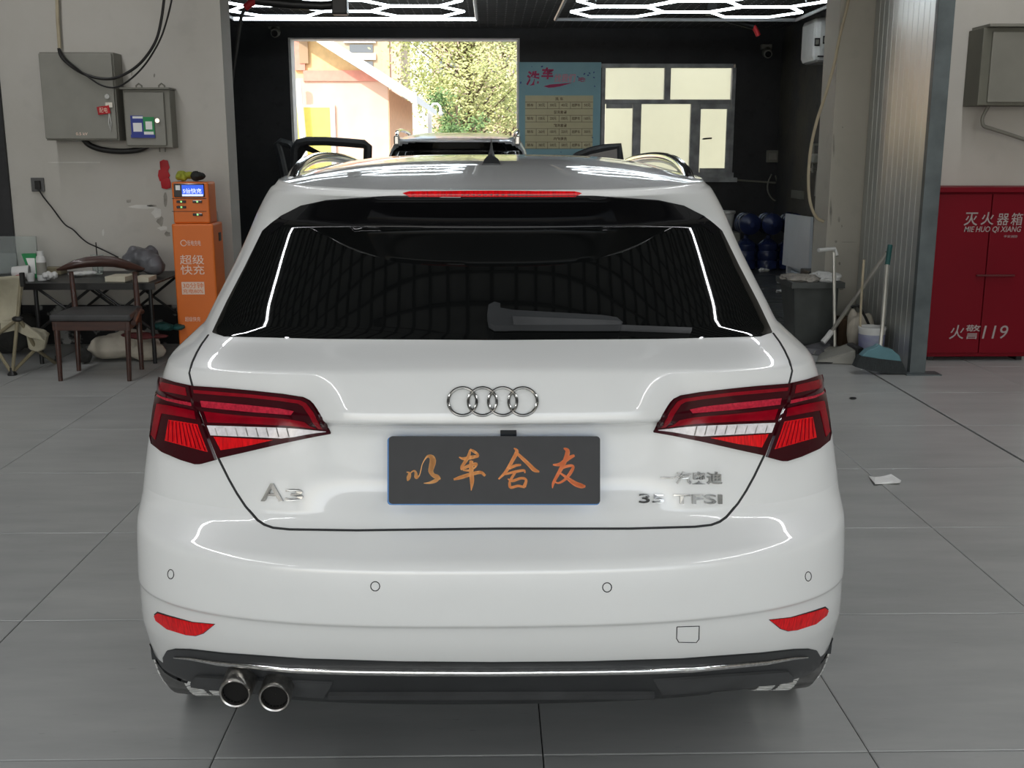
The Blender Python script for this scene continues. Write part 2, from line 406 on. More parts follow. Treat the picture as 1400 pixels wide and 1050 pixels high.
# tail lamps: outer pair on the body, inner pair on the tailgate
LI = [(893, 589.3), (901, 575), (911, 557.5), (916, 550), (921, 545), (930, 540.5), (957, 536), (996, 531.5), (1034, 527.6), (1077.5, 524.3), (1072.6, 548), (1063.7, 567), (1043, 622.5), (1005, 614), (957, 603)]
LO = [(1080, 523.8), (1101.8, 519), (1115, 514.5), (1119.5, 513), (1121.5, 519), (1126.8, 551.7), (1132, 592), (1130, 602), (1116, 613.4), (1092, 624), (1073, 630), (1067, 630), (1046.5, 624.5), (1067, 567), (1075.5, 549)]
for side in (False, True):
    ti = patch('tail_lamp', LI, 'lamp_dark', car, .009, .014, 6, mirror=side)
    to = patch('tail_lamp', LO, 'lamp_dark', car, .009, .014, 5, mirror=side)
    def lp(nm, poly, m, par, off=.0105): patch(nm, poly, m, par, off, .003, 6, mirror=side)
    lp('light_bar', [(940, 559), (960, 555), (1000, 550.5), (1064, 544), (1062, 552), (1000, 559), (944, 564)], 'lamp_pink', ti)
    lp('upper_rim', [(903, 580), (913, 561), (923, 549), (931, 545), (960, 540.5), (1000, 536), (1073, 530), (1072, 534.5), (1000, 540.5), (960, 545), (934, 549), (927, 553), (918, 565), (909, 580)], 'lamp_red', ti)
    lp('lower_band', [(926, 572), (960, 569), (1000, 566), (1060, 561.5), (1055, 575), (1000, 577), (960, 579), (912, 581)], 'lamp_red', ti)
    lp('clear_strip', [(899, 585), (957, 582), (1055.5, 578.7), (1050.7, 591), (957, 595.7), (941, 594)], 'lamp_clear', ti, .0115)
    lp('reflector', [(969, 598), (1047, 593), (1038, 611), (1005, 606)], 'lamp_bright', ti)
    lp('light_bar', [(1077, 546), (1121, 537), (1121.5, 541.5), (1076, 551)], 'lamp_pink', to)
    lp('upper_band', [(1084, 527), (1117, 519.5), (1119, 530), (1082, 538)], 'lamp_red', to, .0098)
    lp('lower_band', [(1073, 561), (1122, 551), (1129, 590), (1124, 597), (1116, 563), (1071, 571)], 'lamp_red', to)
    lp('reflector', [(1068.5, 577), (1106, 571), (1111, 598), (1055.5, 613.4)], 'lamp_bright', to)
    rb = MB()
    for k in range(9):     # ribs of the reflector
        x0 = 1069+k*4.3; x1 = 1058+k*6.0
        a = cast(x0+1, 578-k*.7); c = cast(x1, 611.5-k*1.7)
        s = -1 if side else 1
        pa = a[0]+a[1]*.012; pc = c[0]+c[1]*.012
        rb.tube([(s*pa.x, pa.y, pa.z), (s*pc.x, pc.y, pc.z)], .0011, 5)
    rb.build('reflector_ribs', 'lamp_red', to)
    rb = MB()
    for k in range(8):     # cells of the clear strip
        x0 = 950+k*13.5
        a = cast(x0, 582); c = cast(x0-3, 594-k*.4); s = -1 if side else 1
        pa = a[0]+a[1]*.0125; pc = c[0]+c[1]*.0125
        rb.tube([(s*pa.x, pa.y, pa.z), (s*pc.x, pc.y, pc.z)], .001, 5)
    rb.build('clear_strip_cells', 'steel', ti)
    # bumper reflector with its dark frame
    RF = [(1052, 847), (1081.5, 844), (1111, 836), (1127, 831), (1131, 834), (1128.7, 840.4), (1114, 852), (1090, 859.6), (1077, 861), (1066.7, 858)]
    cx = 1093; cy = 847
    patch('bumper_reflector_frame', [(cx+(x-cx)*1.03, cy+(y-cy)*1.12) for x, y in RF], 'gap', car, .0015, .006, 6, mirror=side)
    patch('bumper_reflector', RF, 'lamp_bright', car, .004, .006, 6, mirror=side, label='red strip reflector')
# third brake light under the spoiler edge
patch('brake_light', [(560, 262.5), (672, 262), (785, 262.5), (795, 264.5), (786, 268.5), (672, 268.5), (560, 268.5), (551, 264.5)], 'lamp_bright', car, .004, .006, 8, label='long thin red brake light')
# parking sensors, tow cover
for cx, cy, rx in ((513, 801.5, 6.2), (830, 803, 6.2), (233.5, 785, 4.2), (1105, 788, 4.2)):
    ring = [(cx+rx*cos(a), cy+6.4*sin(a)) for a in np.linspace(0, 2*pi, 15)[:-1]]
    surf_line('parking_sensor', ring, 'gap', car, .0011, step=3, closed=True)
surf_line('tow_cover', [(925.5, 857), (925, 873), (928, 878), (952, 878.5), (955.5, 874), (956, 856), (925.5, 857)], 'gap', car, .0011, step=4)
# black lower valance and its worn chrome strip
VAL = [(672, 905), (800, 904), (930, 900), (1040, 892), (1085, 887), (1105, 886.5), (1116, 889), (1121, 898), (1120, 907), (1113, 915), (1087, 928.5), (1050, 934), (1008, 941), (880, 952), (672, 953)]
VALf = VAL+[(2*672.5-x, y) for x, y in VAL[::-1][1:-1]]
val = patch('lower_valance', VALf, 'black_plastic', car, .004, .008, 8)
CH_ = [(672, 911), (800, 910.5), (930, 906.5), (1040, 898), (1085, 894), (1103, 894.5), (1085, 900), (1040, 906), (930, 915.5), (800, 919.5), (672, 920)]
cs = MB(); CL = [(240, 896.5, .0012), (262, 897.5, .003), (300, 903, .0052), (400, 912, .0066), (480, 914.2, .0072), (560, 915.2, .0076), (672, 915.6, .0078)]
CL += [(1345-x, y-.6, r) for x, y, r in CL[::-1][1:]]; cp, cr_ = [], []
for (xa, ya, ra), (xb_, yb_, rb_) in zip(CL, CL[1:]):
    for k in range(8):
        t = k/8; h = cast(xa+(xb_-xa)*t, ya+(yb_-ya)*t); cp.append(h[0]+h[1]*.006); cr_.append((ra+(rb_-ra)*t)*1.2)
cs.tube(cp, cr_, 14); cs.build('chrome_strip', 'chrome_worn', car, smooth=True)
if False: patch('chrome_strip', CH_+[(2*672.5-x, y) for x, y in CH_[::-1][1:-1]], 'chrome_worn', car, .008, .008, 6)
for mi in (False, True):
    patch('valance_pod', [(893, 926), (1075, 914), (1082, 922), (1082, 927), (1060, 931), (905, 945)], 'black_plastic2', val, .010, .008, 8, mirror=mi)
patch('valance_step', [(450, 944), (894, 943), (894, 949), (450, 950)], 'black_plastic2', val, .012, .01, 8)
# four-ring badge
bd = []
hC = cast(673.7, 549.6); nrm = hC[1].normalized(); q = Vector((0, 0, 1)).rotation_difference(nrm)
for px in (632.4, 659.7, 687.2, 714.8):
    h = cast(px, 549.6); c = h[0]+h[1]*.004
    b = MB(); vs = []; fs = []; N = 48; n = 8
    e1 = Vector((1, 0, 0)); e1 = (e1-nrm*e1.dot(nrm)).normalized(); e2 = nrm.cross(e1)
    for i in range(N):
        a = 2*pi*i/N; d = e1*cos(a)+e2*sin(a)
        for k in range(n):
            t = 2*pi*k/n; vs.append(c+d*(.0288+.0033*cos(t))+nrm*(.0040*sin(t)))
    fs = [(i*n+k, i*n+(k+1) % n, ((i+1) % N)*n+(k+1) % n, ((i+1) % N)*n+k) for i in range(N) for k in range(n)]
    b.add(vs, fs).build('badge_ring', 'badge', car, smooth=True)
def surf_text(name, body, m, parent, x0, y0, x1, y1, off=.0065, **k):
    uv, fs = text_tris(body, **k); top = []; bot = []
    for u, v in uv:
        h = cast(x0+(x1-x0)*u, y1+(y0-y1)*v); top.append(h[0]+h[1]*off); bot.append(h[0])
    cnt = {}
    for f in fs:
        for a, c in zip(f, f[1:]+f[:1]): cnt[(a, c)] = 1
    n = len(top); rim = [e for e in cnt if (e[1], e[0]) not in cnt]
    b = MB(); b.add(top+bot, list(fs)+[(c, a, a+n, c+n) for a, c in rim])
    return b.build(name, m, parent, fixn=True)
for ch, x0, y0, x1, y1 in (('A', 358, 660.5, 388, 684.5), ('3', 391, 668, 415, 684)):
    surf_text('badge_letter', ch, 'badge', car, x0, y0, x1, y1, bold=.012)
surf_text('badge_lettering', '35 TFSI', 'badge', car, 873, 675.5, 986, 688.5, bold=.015)
surf_text('badge_lettering', '一汽奥迪', 'badge', car, 903, 644.5, 986, 661.5, bold=.02)
# camera above the plate
patch('reversing_camera', [(684, 588), (706, 588), (706, 594), (702, 597.5), (689, 597.5), (684, 594)], 'black_plastic', car, .012, .014, 5)
# plate
pl = [at_y(531, 597, 2.142), at_y(819.5, 595.5, 2.142), at_y(820.5, 688, 2.112), at_y(533, 690, 2.112)]
pu = (pl[1]-pl[0]).normalized(); pv = (pl[3]-pl[0]).normalized(); pn = pu.cross(pv).normalized()
if pn.y > 0: pn = -pn
def plate_pt(px, py, off):
    d = ray(px, py); o = pl[0]+pn*off
    return CP + d*((o-CP).dot(pn)/d.dot(pn))
def rr(x0, y0, x1, y1, r, n=5):
    o = []
    for cx, cy, a0 in ((x1-r, y0+r, -90), (x1-r, y1-r, 0), (x0+r, y1-r, 90), (x0+r, y0+r, 180)):
        for k in range(n+1): a = R_(a0+90*k/n); o.append((cx+r*cos(a), cy+r*sin(a)))
    return o
b = MB(); b.prism([plate_pt(x, y, -.003) for x, y in rr(529.5, 597.5, 820, 690.5, 5)], -pn*.004); plate = b.build('number_plate', 'blue', car)
b = MB(); b.prism([plate_pt(x, y, .001) for x, y in rr(531.5, 596.5, 820.5, 689, 5)], -pn*.004); b.build('plate_cover', 'plate_black', plate, label='matt black plate cover')
ST = [[(162, 250, 4), (180, 258, 14), (175, 285, 22), (168, 303, 6)], [(176, 270, 6), (195, 248, 7), (212, 243, 9), (220, 258, 14), (222, 282, 20), (240, 272, 7), (250, 240, 5), (258, 205, 4), (275, 172, 6), (295, 152, 14), (318, 160, 28), (324, 185, 34), (316, 220, 30), (312, 245, 26), (325, 268, 22), (352, 282, 26), (368, 292, 10)], [(360, 290, 14), (340, 304, 20), (305, 316, 12), (268, 319, 3)],
 [(555, 110, 8), (576, 122, 15), (602, 142, 12), (602, 156, 10)], [(486, 158, 5), (515, 168, 16), (560, 160, 20), (602, 153, 13)], [(554, 114, 10), (545, 152, 18), (520, 192, 18), (503, 218, 15), (502, 234, 12)], [(502, 232, 12), (545, 213, 18), (592, 200, 16), (585, 222, 9)], [(510, 238, 8), (550, 240, 12), (585, 222, 8)], [(453, 296, 10), (500, 282, 20), (560, 264, 19), (618, 252, 17), (646, 272, 14)], [(562, 180, 20), (562, 250, 24), (566, 310, 22), (561, 364, 3)],
 [(825, 102, 5), (843, 124, 20), (815, 180, 19), (775, 248, 17), (730, 294, 8)], [(838, 128, 14), (880, 168, 18), (920, 206, 20), (950, 236, 22), (980, 248, 10)], [(796, 228, 14), (835, 210, 15), (868, 206, 10)], [(770, 265, 8), (825, 250, 15), (885, 240, 13), (893, 256, 7)], [(835, 250, 12), (812, 285, 15), (798, 312, 12)], [(788, 292, 6), (815, 305, 15), (870, 288, 14), (900, 300, 14), (888, 342, 20)], [(798, 312, 14), (804, 345, 15), (850, 336, 14), (892, 344, 12)],
 [(1066, 205, 8), (1110, 202, 20), (1160, 166, 22), (1197, 148, 14)], [(1133, 103, 7), (1156, 120, 24), (1146, 165, 24), (1120, 222, 22), (1088, 280, 17), (1068, 320, 15), (1063, 350, 4)], [(1108, 236, 8), (1150, 215, 15), (1190, 214, 14), (1176, 252, 18), (1140, 296, 14), (1100, 318, 10), (1072, 306, 7)], [(1108, 254, 8), (1150, 284, 16), (1200, 320, 26), (1240, 336, 26), (1260, 338, 16)]]
def smooth_stroke(s, k=5):
    out = []; n = len(s)
    for i in range(n-1):
        p0, p1, p2, p3 = [np.array(s[max(0, min(n-1, i+d))], float) for d in (-1, 0, 1, 2)]
        for t in np.arange(k)/k: out.append(.5*((2*p1)+(-p0+p2)*t+(2*p0-5*p1+4*p2-p3)*t*t+(-p0+3*p1-3*p2+p3)*t**3))
    out.append(np.array(s[-1], float)); return out
groups = ((0, 3), (3, 10), (10, 17), (17, 21))
for gi, (g0, g1) in enumerate(groups):
    b = MB()
    for si, s in enumerate(ST[g0:g1]):
        P = smooth_stroke(s); vs = []; z = .0022+.00012*si
        for i, p in enumerate(P):
            t = (P[min(i+1, len(P)-1)]-P[max(i-1, 0)])[:2]; t = t/(np.linalg.norm(t)+1e-9); nn = np.array((-t[1], t[0]))
            for sg in (-1, 1):
                c = p[:2]+nn*sg*p[2]*.57; vs.append(plate_pt(520+c[0]*.2214, 590+c[1]*.2214, z))
        b.add(vs, [(2*i, 2*i+1, 2*i+3, 2*i+2) for i in range(len(P)-1)])
        for i in range(1, len(P)-1):    # round joints
            p = P[i]; n0 = len(b.v); b.v += [plate_pt(520+(p[0]+p[2]*.57*cos(a))*.2214, 590+(p[1]+p[2]*.57*sin(a))*.2214, z) for a in np.linspace(0, 2*pi, 9)[:-1]]
            b.f.append(tuple(range(n0, n0+8)))
    c1 = [(1, .50, .17), (1, .42, .12), (1, .36, .10), (1, .26, .08)][gi]
    M['pc'] = mat('orange_brush_print', c1, .5, var=.08); b.build('brush_character', 'pc', plate, fixn=False)
# wiper
wp = patch('rear_wiper', [(684, 430), (700, 433), (760, 436.5), (820, 440), (840, 443), (848, 450), (846, 455), (800, 455), (702, 454.5), (690, 455), (676, 455), (668, 450), (666, 440), (668, 426), (676, 422), (684, 424)], 'black_plastic', car, .026, .02, 6, label='black wiper arm')
patch('wiper_arm_ridge', [(700, 443), (840, 449), (845, 451), (845, 454), (702, 454)], 'black_plastic2', wp, .030, .006, 6)
patch('wiper_blade', [(847, 449), (930, 452.5), (943, 453), (943, 457.5), (930, 457), (847, 454)], 'black_plastic2', wp, .014, .01, 6)
# exhaust tips
for k, (px, py) in enumerate(((321, 949), (375, 955))):
    c = at_y(px, py, 2.125); ax = Vector((0, 1, .10)).normalized()
    b = MB(); b.lathe([(.0275, .30), (.0275, .01), (.029, .001), (.032, -.001), (.0345, .004), (.0345, .015), (.036, .12), (.036, .32)], c, ax, 32)
    e = b.build('exhaust_tip', 'steel', car, smooth=True)
    b = MB(); b.lathe([(.0005, .016), (.0274, .015), (.0276, .008)], c, ax, 24); b.build('exhaust_bore', 'soot', e)
# shark-fin antenna
def roof_z(x, y):
    h = BVH.ray_cast(Vector((x, y, 2)), Vector((0, 0, -1))); return h[0].z
z0 = roof_z(0, 2.95)
b = MB(); prof = [(2.90, .026, 0), (2.93, .021, .018), (2.965, .011, .030), (2.985, .0055, .052), (2.995, .003, .068), (3.03, .0025, .066), (3.07, .006, .05), (3.13, .012, .025), (3.2, .006, .003)]
vs = []
for yy, hw, hh in prof: vs += [(-hw-.003, yy, z0-.012), (-hw*.9, yy, z0+hh*.62), (0, yy, z0+hh+.001), (hw*.9, yy, z0+hh*.62), (hw+.003, yy, z0-.012)]
b.add(vs, [(5*i+k, 5*i+k+1, 5*i+k+6, 5*i+k+5) for i in range(len(prof)-1) for k in range(4)]+[(0, 1, 2, 3, 4)])
b.build('roof_antenna', 'black_plastic', car, smooth=True, label='black shark-fin antenna')
# roof rails
for s in (-1, 1):
    pts = []
    for t in np.linspace(0, 1, 26):
        yy = 2.78+t*1.6; xx = .505+.035*sin(pi*t)
        zz = roof_z(xx, yy)-.013+.046*sin(pi*t)**.6
        pts.append((s*xx, yy, zz))
    b = MB(); b.tube(pts, .014, 10, flat=1.2); b.build('roof_rail', 'chrome', car, smooth=True, label='bright silver roof rail')
# door mirrors, front lamps
for s in (-1, 1):
    b = MB(); b.sph((s*.96, 4.72, 1.0), .1, 1.15, .6, .75, 14); b.tube([(s*.80, 4.75, .95), (s*.92, 4.73, .96)], .025, 8); b.build('door_mirror', 'paint', car, smooth=True)
    b = MB(); b.sph((s*.66, 6.12, .68), .13, 1.1, .9, .5, 12); b.build('head_lamp', 'glass_tint', car, smooth=True)
# wheels
def make_wheel(cx, cy, s, parent):
    r = .318
    w = thing('wheel', None, None, (cx, cy, r)); w.parent = parent; w.location = Vector((cx, cy, r))-wloc(parent)
    ax = Vector((s, 0, 0))
    b = MB(); b.lathe([(.215, -.10), (.25, -.112), (.295, -.112), (.313, -.095), (r, -.05), (r, .05), (.313, .095), (.295, .112), (.25, .112), (.215, .10)], (cx, cy, r), ax, 60); b.build('tyre', 'rubber', w, smooth=True)
    b = MB()
    for k in range(72):
        a = 2*pi*k/72; ca, sa = cos(a), sin(a)
        for u0, u1, da in ((-.112, -.055, -.03), (-.045, -.006, .02), (.006, .045, .02), (.055, .112, .03)):
            def pt(u, aa, dr):
                rad = (r if abs(u) < .052 else (.313 if abs(u) < .1 else .296))+dr
                return Vector((cx+u*s, cy+rad*cos(aa), r+rad*sin(aa)))
            lo = [pt(u0, a-da, -.004), pt(u1, a+da, -.004), pt(u1, a+da+.058, -.004), pt(u0, a-da+.058, -.004)]
            hi = [pt(u0, a-da, .0022), pt(u1, a+da, .0022), pt(u1, a+da+.058, .0022), pt(u0, a-da+.058, .0022)]
            b.hexa(lo, hi)
    for v in b.v:
        if v.z < .0005: v.z = .0005
    b.build('tread', 'rubber_dust', w, kind='stuff')
    b = MB(); b.lathe([(.217, .10), (.21, .085), (.20, .03), (.06, .06), (.03, .075), (.001, .078)], (cx, cy, r), ax, 40); b.build('rim', 'steel', w, smooth=True)
    b = MB()
    for k in range(5):
        a = 2*pi*k/5; d = Vector((0, cos(a), sin(a))); c = Vector((cx, cy, r))+ax*.07
        b.tube([c+d*.04, c+d*.2], [.03, .024], 8, flat=.6)
    b.build('spokes', 'steel', w)
for ay in (AX_R, AX_F):
    for s in (-1, 1): make_wheel(s*.735, ay, s, car)
# black sill trim behind the rear wheels
for mi in (False, True):
    patch('arch_trim', [(1121, 915), (1128, 900), (1136, 880), (1139, 872), (1137, 892), (1130, 912), (1118, 928), (1108, 936), (1100, 937)], 'black_plastic', car, .003, .006, 5, mirror=mi)
# ================================================================ SETTING
YL, YP, YR, YB = 8.2, 8.4, 7.75, 15.0      # left wall, pillar front, right wall, back wall of the wash bay
def dirty_wall(name, c, c2, scale=.9, rough=.8, s2=12, amt=.35):
    m = bpy.data.materials.new(name); m.use_nodes = True; nt = m.node_tree; L = nt.links; b = nt.nodes['Principled BSDF']
    tc = nt.nodes.new('ShaderNodeTexCoord'); n = nt.nodes.new('ShaderNodeTexNoise'); n.inputs['Scale'].default_value = scale; n.inputs['Detail'].default_value = 8; n.inputs['Roughness'].default_value = .65
    n2 = nt.nodes.new('ShaderNodeTexNoise'); n2.inputs['Scale'].default_value = s2; n2.inputs['Detail'].default_value = 5
    L.new(tc.outputs['Object'], n.inputs['Vector']); L.new(tc.outputs['Object'], n2.inputs['Vector'])
    r = nt.nodes.new('ShaderNodeValToRGB'); r.color_ramp.elements[0].position = .42; r.color_ramp.elements[1].position = .60
    r.color_ramp.elements[0].color = tuple(c)+(1,); r.color_ramp.elements[1].color = tuple(c2)+(1,)
    L.new(n.outputs[0], r.inputs[0])
    r2 = nt.nodes.new('ShaderNodeValToRGB'); r2.color_ramp.elements[0].position = .60; r2.color_ramp.elements[1].position = .72
    r2.color_ramp.elements[0].color = (1, 1, 1, 1); r2.color_ramp.elements[1].color = (1-amt,)*3+(1,)
    L.new(n2.outputs[0], r2.inputs[0])
    mx = nt.nodes.new('ShaderNodeMix'); mx.data_type = 'RGBA'; mx.blend_type = 'MULTIPLY'; mx.inputs[0].default_value = 1
    L.new(r.outputs[0], mx.inputs[6]); L.new(r2.outputs[0], mx.inputs[7]); L.new(mx.outputs[2], b.inputs['Base Color'])
    b.inputs['Roughness'].default_value = rough
    bu = nt.nodes.new('ShaderNodeBump'); bu.inputs['Strength'].default_value = .25; bu.inputs['Distance'].default_value = .01
    L.new(n2.outputs[0], bu.inputs['Height']); L.new(bu.outputs[0], b.inputs['Normal'])
    return m
M['wall_white'] = dirty_wall('old_white_plaster', (.50, .48, .44), (.465, .445, .40), .8, .85, 5, .06)
M['wall_black'] = dirty_wall('black_painted_wall', (.012, .013, .014), (.022, .022, .024), 1.2, .6)
M['wall_sooty'] = dirty_wall('sooty_side_wall', (.045, .047, .05), (.085, .075, .06), .8, .7)
M['grout'] = mat('dark_grout', (.035, .036, .036), .8, var=.2)
M['pipe_beige'] = mat('beige_pipe', (.42, .36, .25), .55, var=.15)
M['cable_black'] = mat('black_cable', (.012, .011, .01), .5, var=.2)
# tile material: grey glazed stone with fine veins, each tile a little different
def tile_mat():
    m = bpy.data.materials.new('grey_stone_tile'); m.use_nodes = True; nt = m.node_tree; L = nt.links; b = nt.nodes['Principled BSDF']
    tc = nt.nodes.new('ShaderNodeTexCoord'); oi = nt.nodes.new('ShaderNodeObjectInfo')
    ad = nt.nodes.new('ShaderNodeVectorMath'); ad.operation = 'ADD'
    mu = nt.nodes.new('ShaderNodeMath'); mu.operation = 'MULTIPLY'; mu.inputs[1].default_value = 37
    cx = nt.nodes.new('ShaderNodeCombineXYZ'); L.new(oi.outputs['Random'], mu.inputs[0]); L.new(mu.outputs[0], cx.inputs[2])
    L.new(tc.outputs['Object'], ad.inputs[0]); L.new(cx.outputs[0], ad.inputs[1])
    mp = nt.nodes.new('ShaderNodeMapping'); mp.inputs['Rotation'].default_value = (0, 0, .5); mp.inputs['Scale'].default_value = (1.2, 5, 1.2); L.new(ad.outputs[0], mp.inputs[0])
    n = nt.nodes.new('ShaderNodeTexNoise'); n.inputs['Scale'].default_value = 1.6; n.inputs['Detail'].default_value = 8; n.inputs['Roughness'].default_value = .6; L.new(mp.outputs[0], n.inputs['Vector'])
    r = nt.nodes.new('ShaderNodeValToRGB'); r.color_ramp.elements[0].position = .3; r.color_ramp.elements[1].position = .72
    r.color_ramp.elements[0].color = (.32, .327, .317, 1); r.color_ramp.elements[1].color = (.41, .415, .40, 1)
    e = r.color_ramp.elements.new(.505); e.color = (.365, .37, .36, 1)
    L.new(n.outputs[0], r.inputs[0])
    n3 = nt.nodes.new('ShaderNodeTexNoise'); n3.inputs['Scale'].default_value = 14; n3.inputs['Detail'].default_value = 3; L.new(mp.outputs[0], n3.inputs['Vector'])
    r3 = nt.nodes.new('ShaderNodeValToRGB'); r3.color_ramp.elements[0].position = .70; r3.color_ramp.elements[1].position = .78
    r3.color_ramp.elements[0].color = (0, 0, 0, 1); r3.color_ramp.elements[1].color = (.5, .5, .5, 1); L.new(n3.outputs[0], r3.inputs[0])
    mx = nt.nodes.new('ShaderNodeMix'); mx.data_type = 'RGBA'; L.new(r3.outputs[0], mx.inputs[0]); L.new(r.outputs[0], mx.inputs[6]); mx.inputs[7].default_value = (.2, .2, .195, 1)
    L.new(mx.outputs[2], b.inputs['Base Color'])
    b.inputs['Roughness'].default_value = .34; b.inputs['Specular IOR Level'].default_value = .45
    return m
M['tile'] = tile_mat()
b = MB(); b.box(-7, 7, -7, YB+.3, -.2, -.009); floor = b.build('floor', 'grout', kind='structure', origin=(0, 0, 0))
me = bpy.data.meshes.new('tile')
g = MB(); t = .3985; c = .003
g.add([(-t, -t, -.012), (t, -t, -.012), (t, t, -.012), (-t, t, -.012), (-t, -t, -.0012), (t, -t, -.0012), (t, t, -.0012), (-t, t, -.0012), (-t+c, -t+c, 0), (t-c, -t+c, 0), (t-c, t-c, 0), (-t+c, t-c, 0)],
      [(0, 1, 5, 4), (1, 2, 6, 5), (2, 3, 7, 6), (3, 0, 4, 7), (4, 5, 9, 8), (5, 6, 10, 9), (6, 7, 11, 10), (7, 4, 8, 11), (8, 9, 10, 11)])
me.from_pydata([tuple(v) for v in g.v], [], g.f); me.materials.append(M['tile'])
for i in range(-6, 6):
    for j in range(-9, 8):
        o = bpy.data.objects.new('tile', me); col.objects.link(o); o.parent = floor
        o.location = (.12+.8*i+.4+(.012 if i >= 3 else 0), 2.38+.8*j+.4, random.uniform(-.0006, .0002))
        o.rotation_euler = (random.uniform(-.0006, .0006), random.uniform(-.0006, .0006), random.choice((0, pi)))
# raised plastic grating of the wash bay
M['grating'] = mat('wet_dark_grating', (.05, .052, .052), .35, var=.5, scale=3, stretch=(1, 5, 1))
gs = bpy.data.meshes.new('grating_slat'); g = MB(); g.box(-.49, .49, -.055, .055, -.008, .004); gs.from_pydata([tuple(v) for v in g.v], [], g.f); gs.materials.append(M['grating'])
for i in range(7):
    for j in range(50):
        if not (i >= 4 or j % 2 == 0): continue
        if i in (0, 1, 2) and j % 4: continue
        o = bpy.data.objects.new('grating_slat', gs); col.objects.link(o); o.parent = floor
        o.location = (-2.95+i*1.0, 8.86+j*.12, random.uniform(-.002, .002)); o.rotation_euler = (0, random.uniform(-.004, .004), 0)
b = MB(); b.box(-3.45, 3.9, 8.8, YB, -.009, -.004); b.build('bay_floor_bed', 'grating', floor)
# walls
XL = at_y(303.5, 60, YL).x
b = MB(); b.box(-7, XL, YL, YL+.28, 0, 4.3); b.build('wall_left', 'wall_white', kind='structure')
XP0, XP1 = at_y(1146, 60, YP).x, 2.80
b = MB(); b.box(XP0, XP1+.1, YP, YP+.35, 0, 4.3); b.build('trim_1', dirty_wall('yellowed_plaster', (.47, .445, .385), (.43, .41, .35), .8, .85, 5, .08), kind='structure', label='old white plastered pillar beside the wash bay')
b = MB(); b.box(2.87, 7, YR, YR+.25, 0, 4.3); b.build('wall_right', 'wall_white', kind='structure')
b = MB(); b.box(XL, XP0, YL+.02, YL+.3, 3.2, 4.3); b.build('wall_header', 'wall_black', kind='structure')
b = MB(); b.box(-3.6, -3.45, YL+.28, YB, 0, 3.3); b.build('wall_bay_left', 'wall_black', kind='structure')
b = MB(); b.box(3.9, 4.05, YP+.35, YB, 0, 3.3); b.build('wall_bay_right', 'wall_sooty', kind='structure')
# back wall with the open gateway and the window
DX0, DX1, DZ = at_y(398, 120, YB).x, at_y(709, 120, YB).x, at_y(550, 52, YB).z
WX0, WX1, WZ0, WZ1 = at_y(822, 160, YB).x, at_y(1003, 160, YB).x, at_y(910, 243, YB).z, at_y(910, 87, YB).z
b = MB(); b.box(-3.6, DX0, YB, YB+.24, 0, 3.3); b.box(DX0, DX1, YB, YB+.24, DZ, 3.3); b.box(DX1, WX0, YB, YB+.24, 0, 3.3)
b.box(WX0, WX1, YB, YB+.24, 0, WZ0); b.box(WX0, WX1, YB, YB+.24, WZ1, 3.3); b.box(WX1, 4.05, YB, YB+.24, 0, 3.3)
b.build('wall_back', 'wall_black', kind='structure')
M['frame_white'] = mat('pale_frame', (.75, .73, .70), .5, var=.1)
b = MB(); b.box(DX0-.012, DX0+.02, YB-.015, YB+.26, 0, DZ); b.box(DX1-.02, DX1+.012, YB-.015, YB+.26, 0, DZ); b.box(DX0+.02, DX1-.02, YB-.015, YB+.26, DZ-.02, DZ)
b.build('door_1', 'frame_white', kind='structure')
# near workshop shell
b = MB(); b.box(-7.2, -7, -7, YL+.28, 0, 4.3); b.build('wall_far_left', 'wall_white', kind='structure')
b = MB(); b.box(7, 7.2, -7, YR+.25, 0, 4.3); b.build('wall_far_right', 'wall_white', kind='structure')
M['ceil'] = mat('grey_ceiling_panel', (.5, .5, .48), .7, var=.1)
M['ceil_dark'] = mat('black_ceiling', (.012, .012, .013), .8, var=.2)
M['grid'] = mat('ceiling_grid', (.02, .02, .02), .5, var=.1)
b = MB(); b.box(-7.2, 7.2, -7.2, YL+.3, 4.3, 4.45); ceil = b.build('ceiling', 'ceil', kind='structure')
b = MB()
for k in range(79): x = -7.02+k*.18; b.box(x-.014, x+.014, -7, YL, 4.26, 4.3)
for k in range(84): y = -7+k*.18; b.box(-7, 7, y-.011, y+.011, 4.262, 4.3)
b.build('ceiling_grid', 'grid', ceil, kind='stuff')
b = MB(); b.box(-3.6, 4.05, YL+.3, YB+.24, 3.3, 3.4); bc = b.build('ceiling_bay', 'ceil_dark', kind='structure')
M['lattice'] = mat('grey_lattice', (.75, .73, .68), .5, .3, var=.15)
M['lattice2'] = mat('dark_lattice', (.045, .043, .04), .6, var=.15)
b = MB()
for k in range(68): x = -3.42+k*.109; b.box(x-.008, x+.008, YL+.3, YB, 3.05, 3.09)
b.build('lattice_bars', 'lattice', bc, kind='stuff')
b = MB()
for k in range(62): y = YL+.35+k*.109; b.box(-3.45, 3.9, y-.006, y+.006, 3.04, 3.085)
b.build('lattice_crossbars', 'lattice2', bc, kind='stuff')
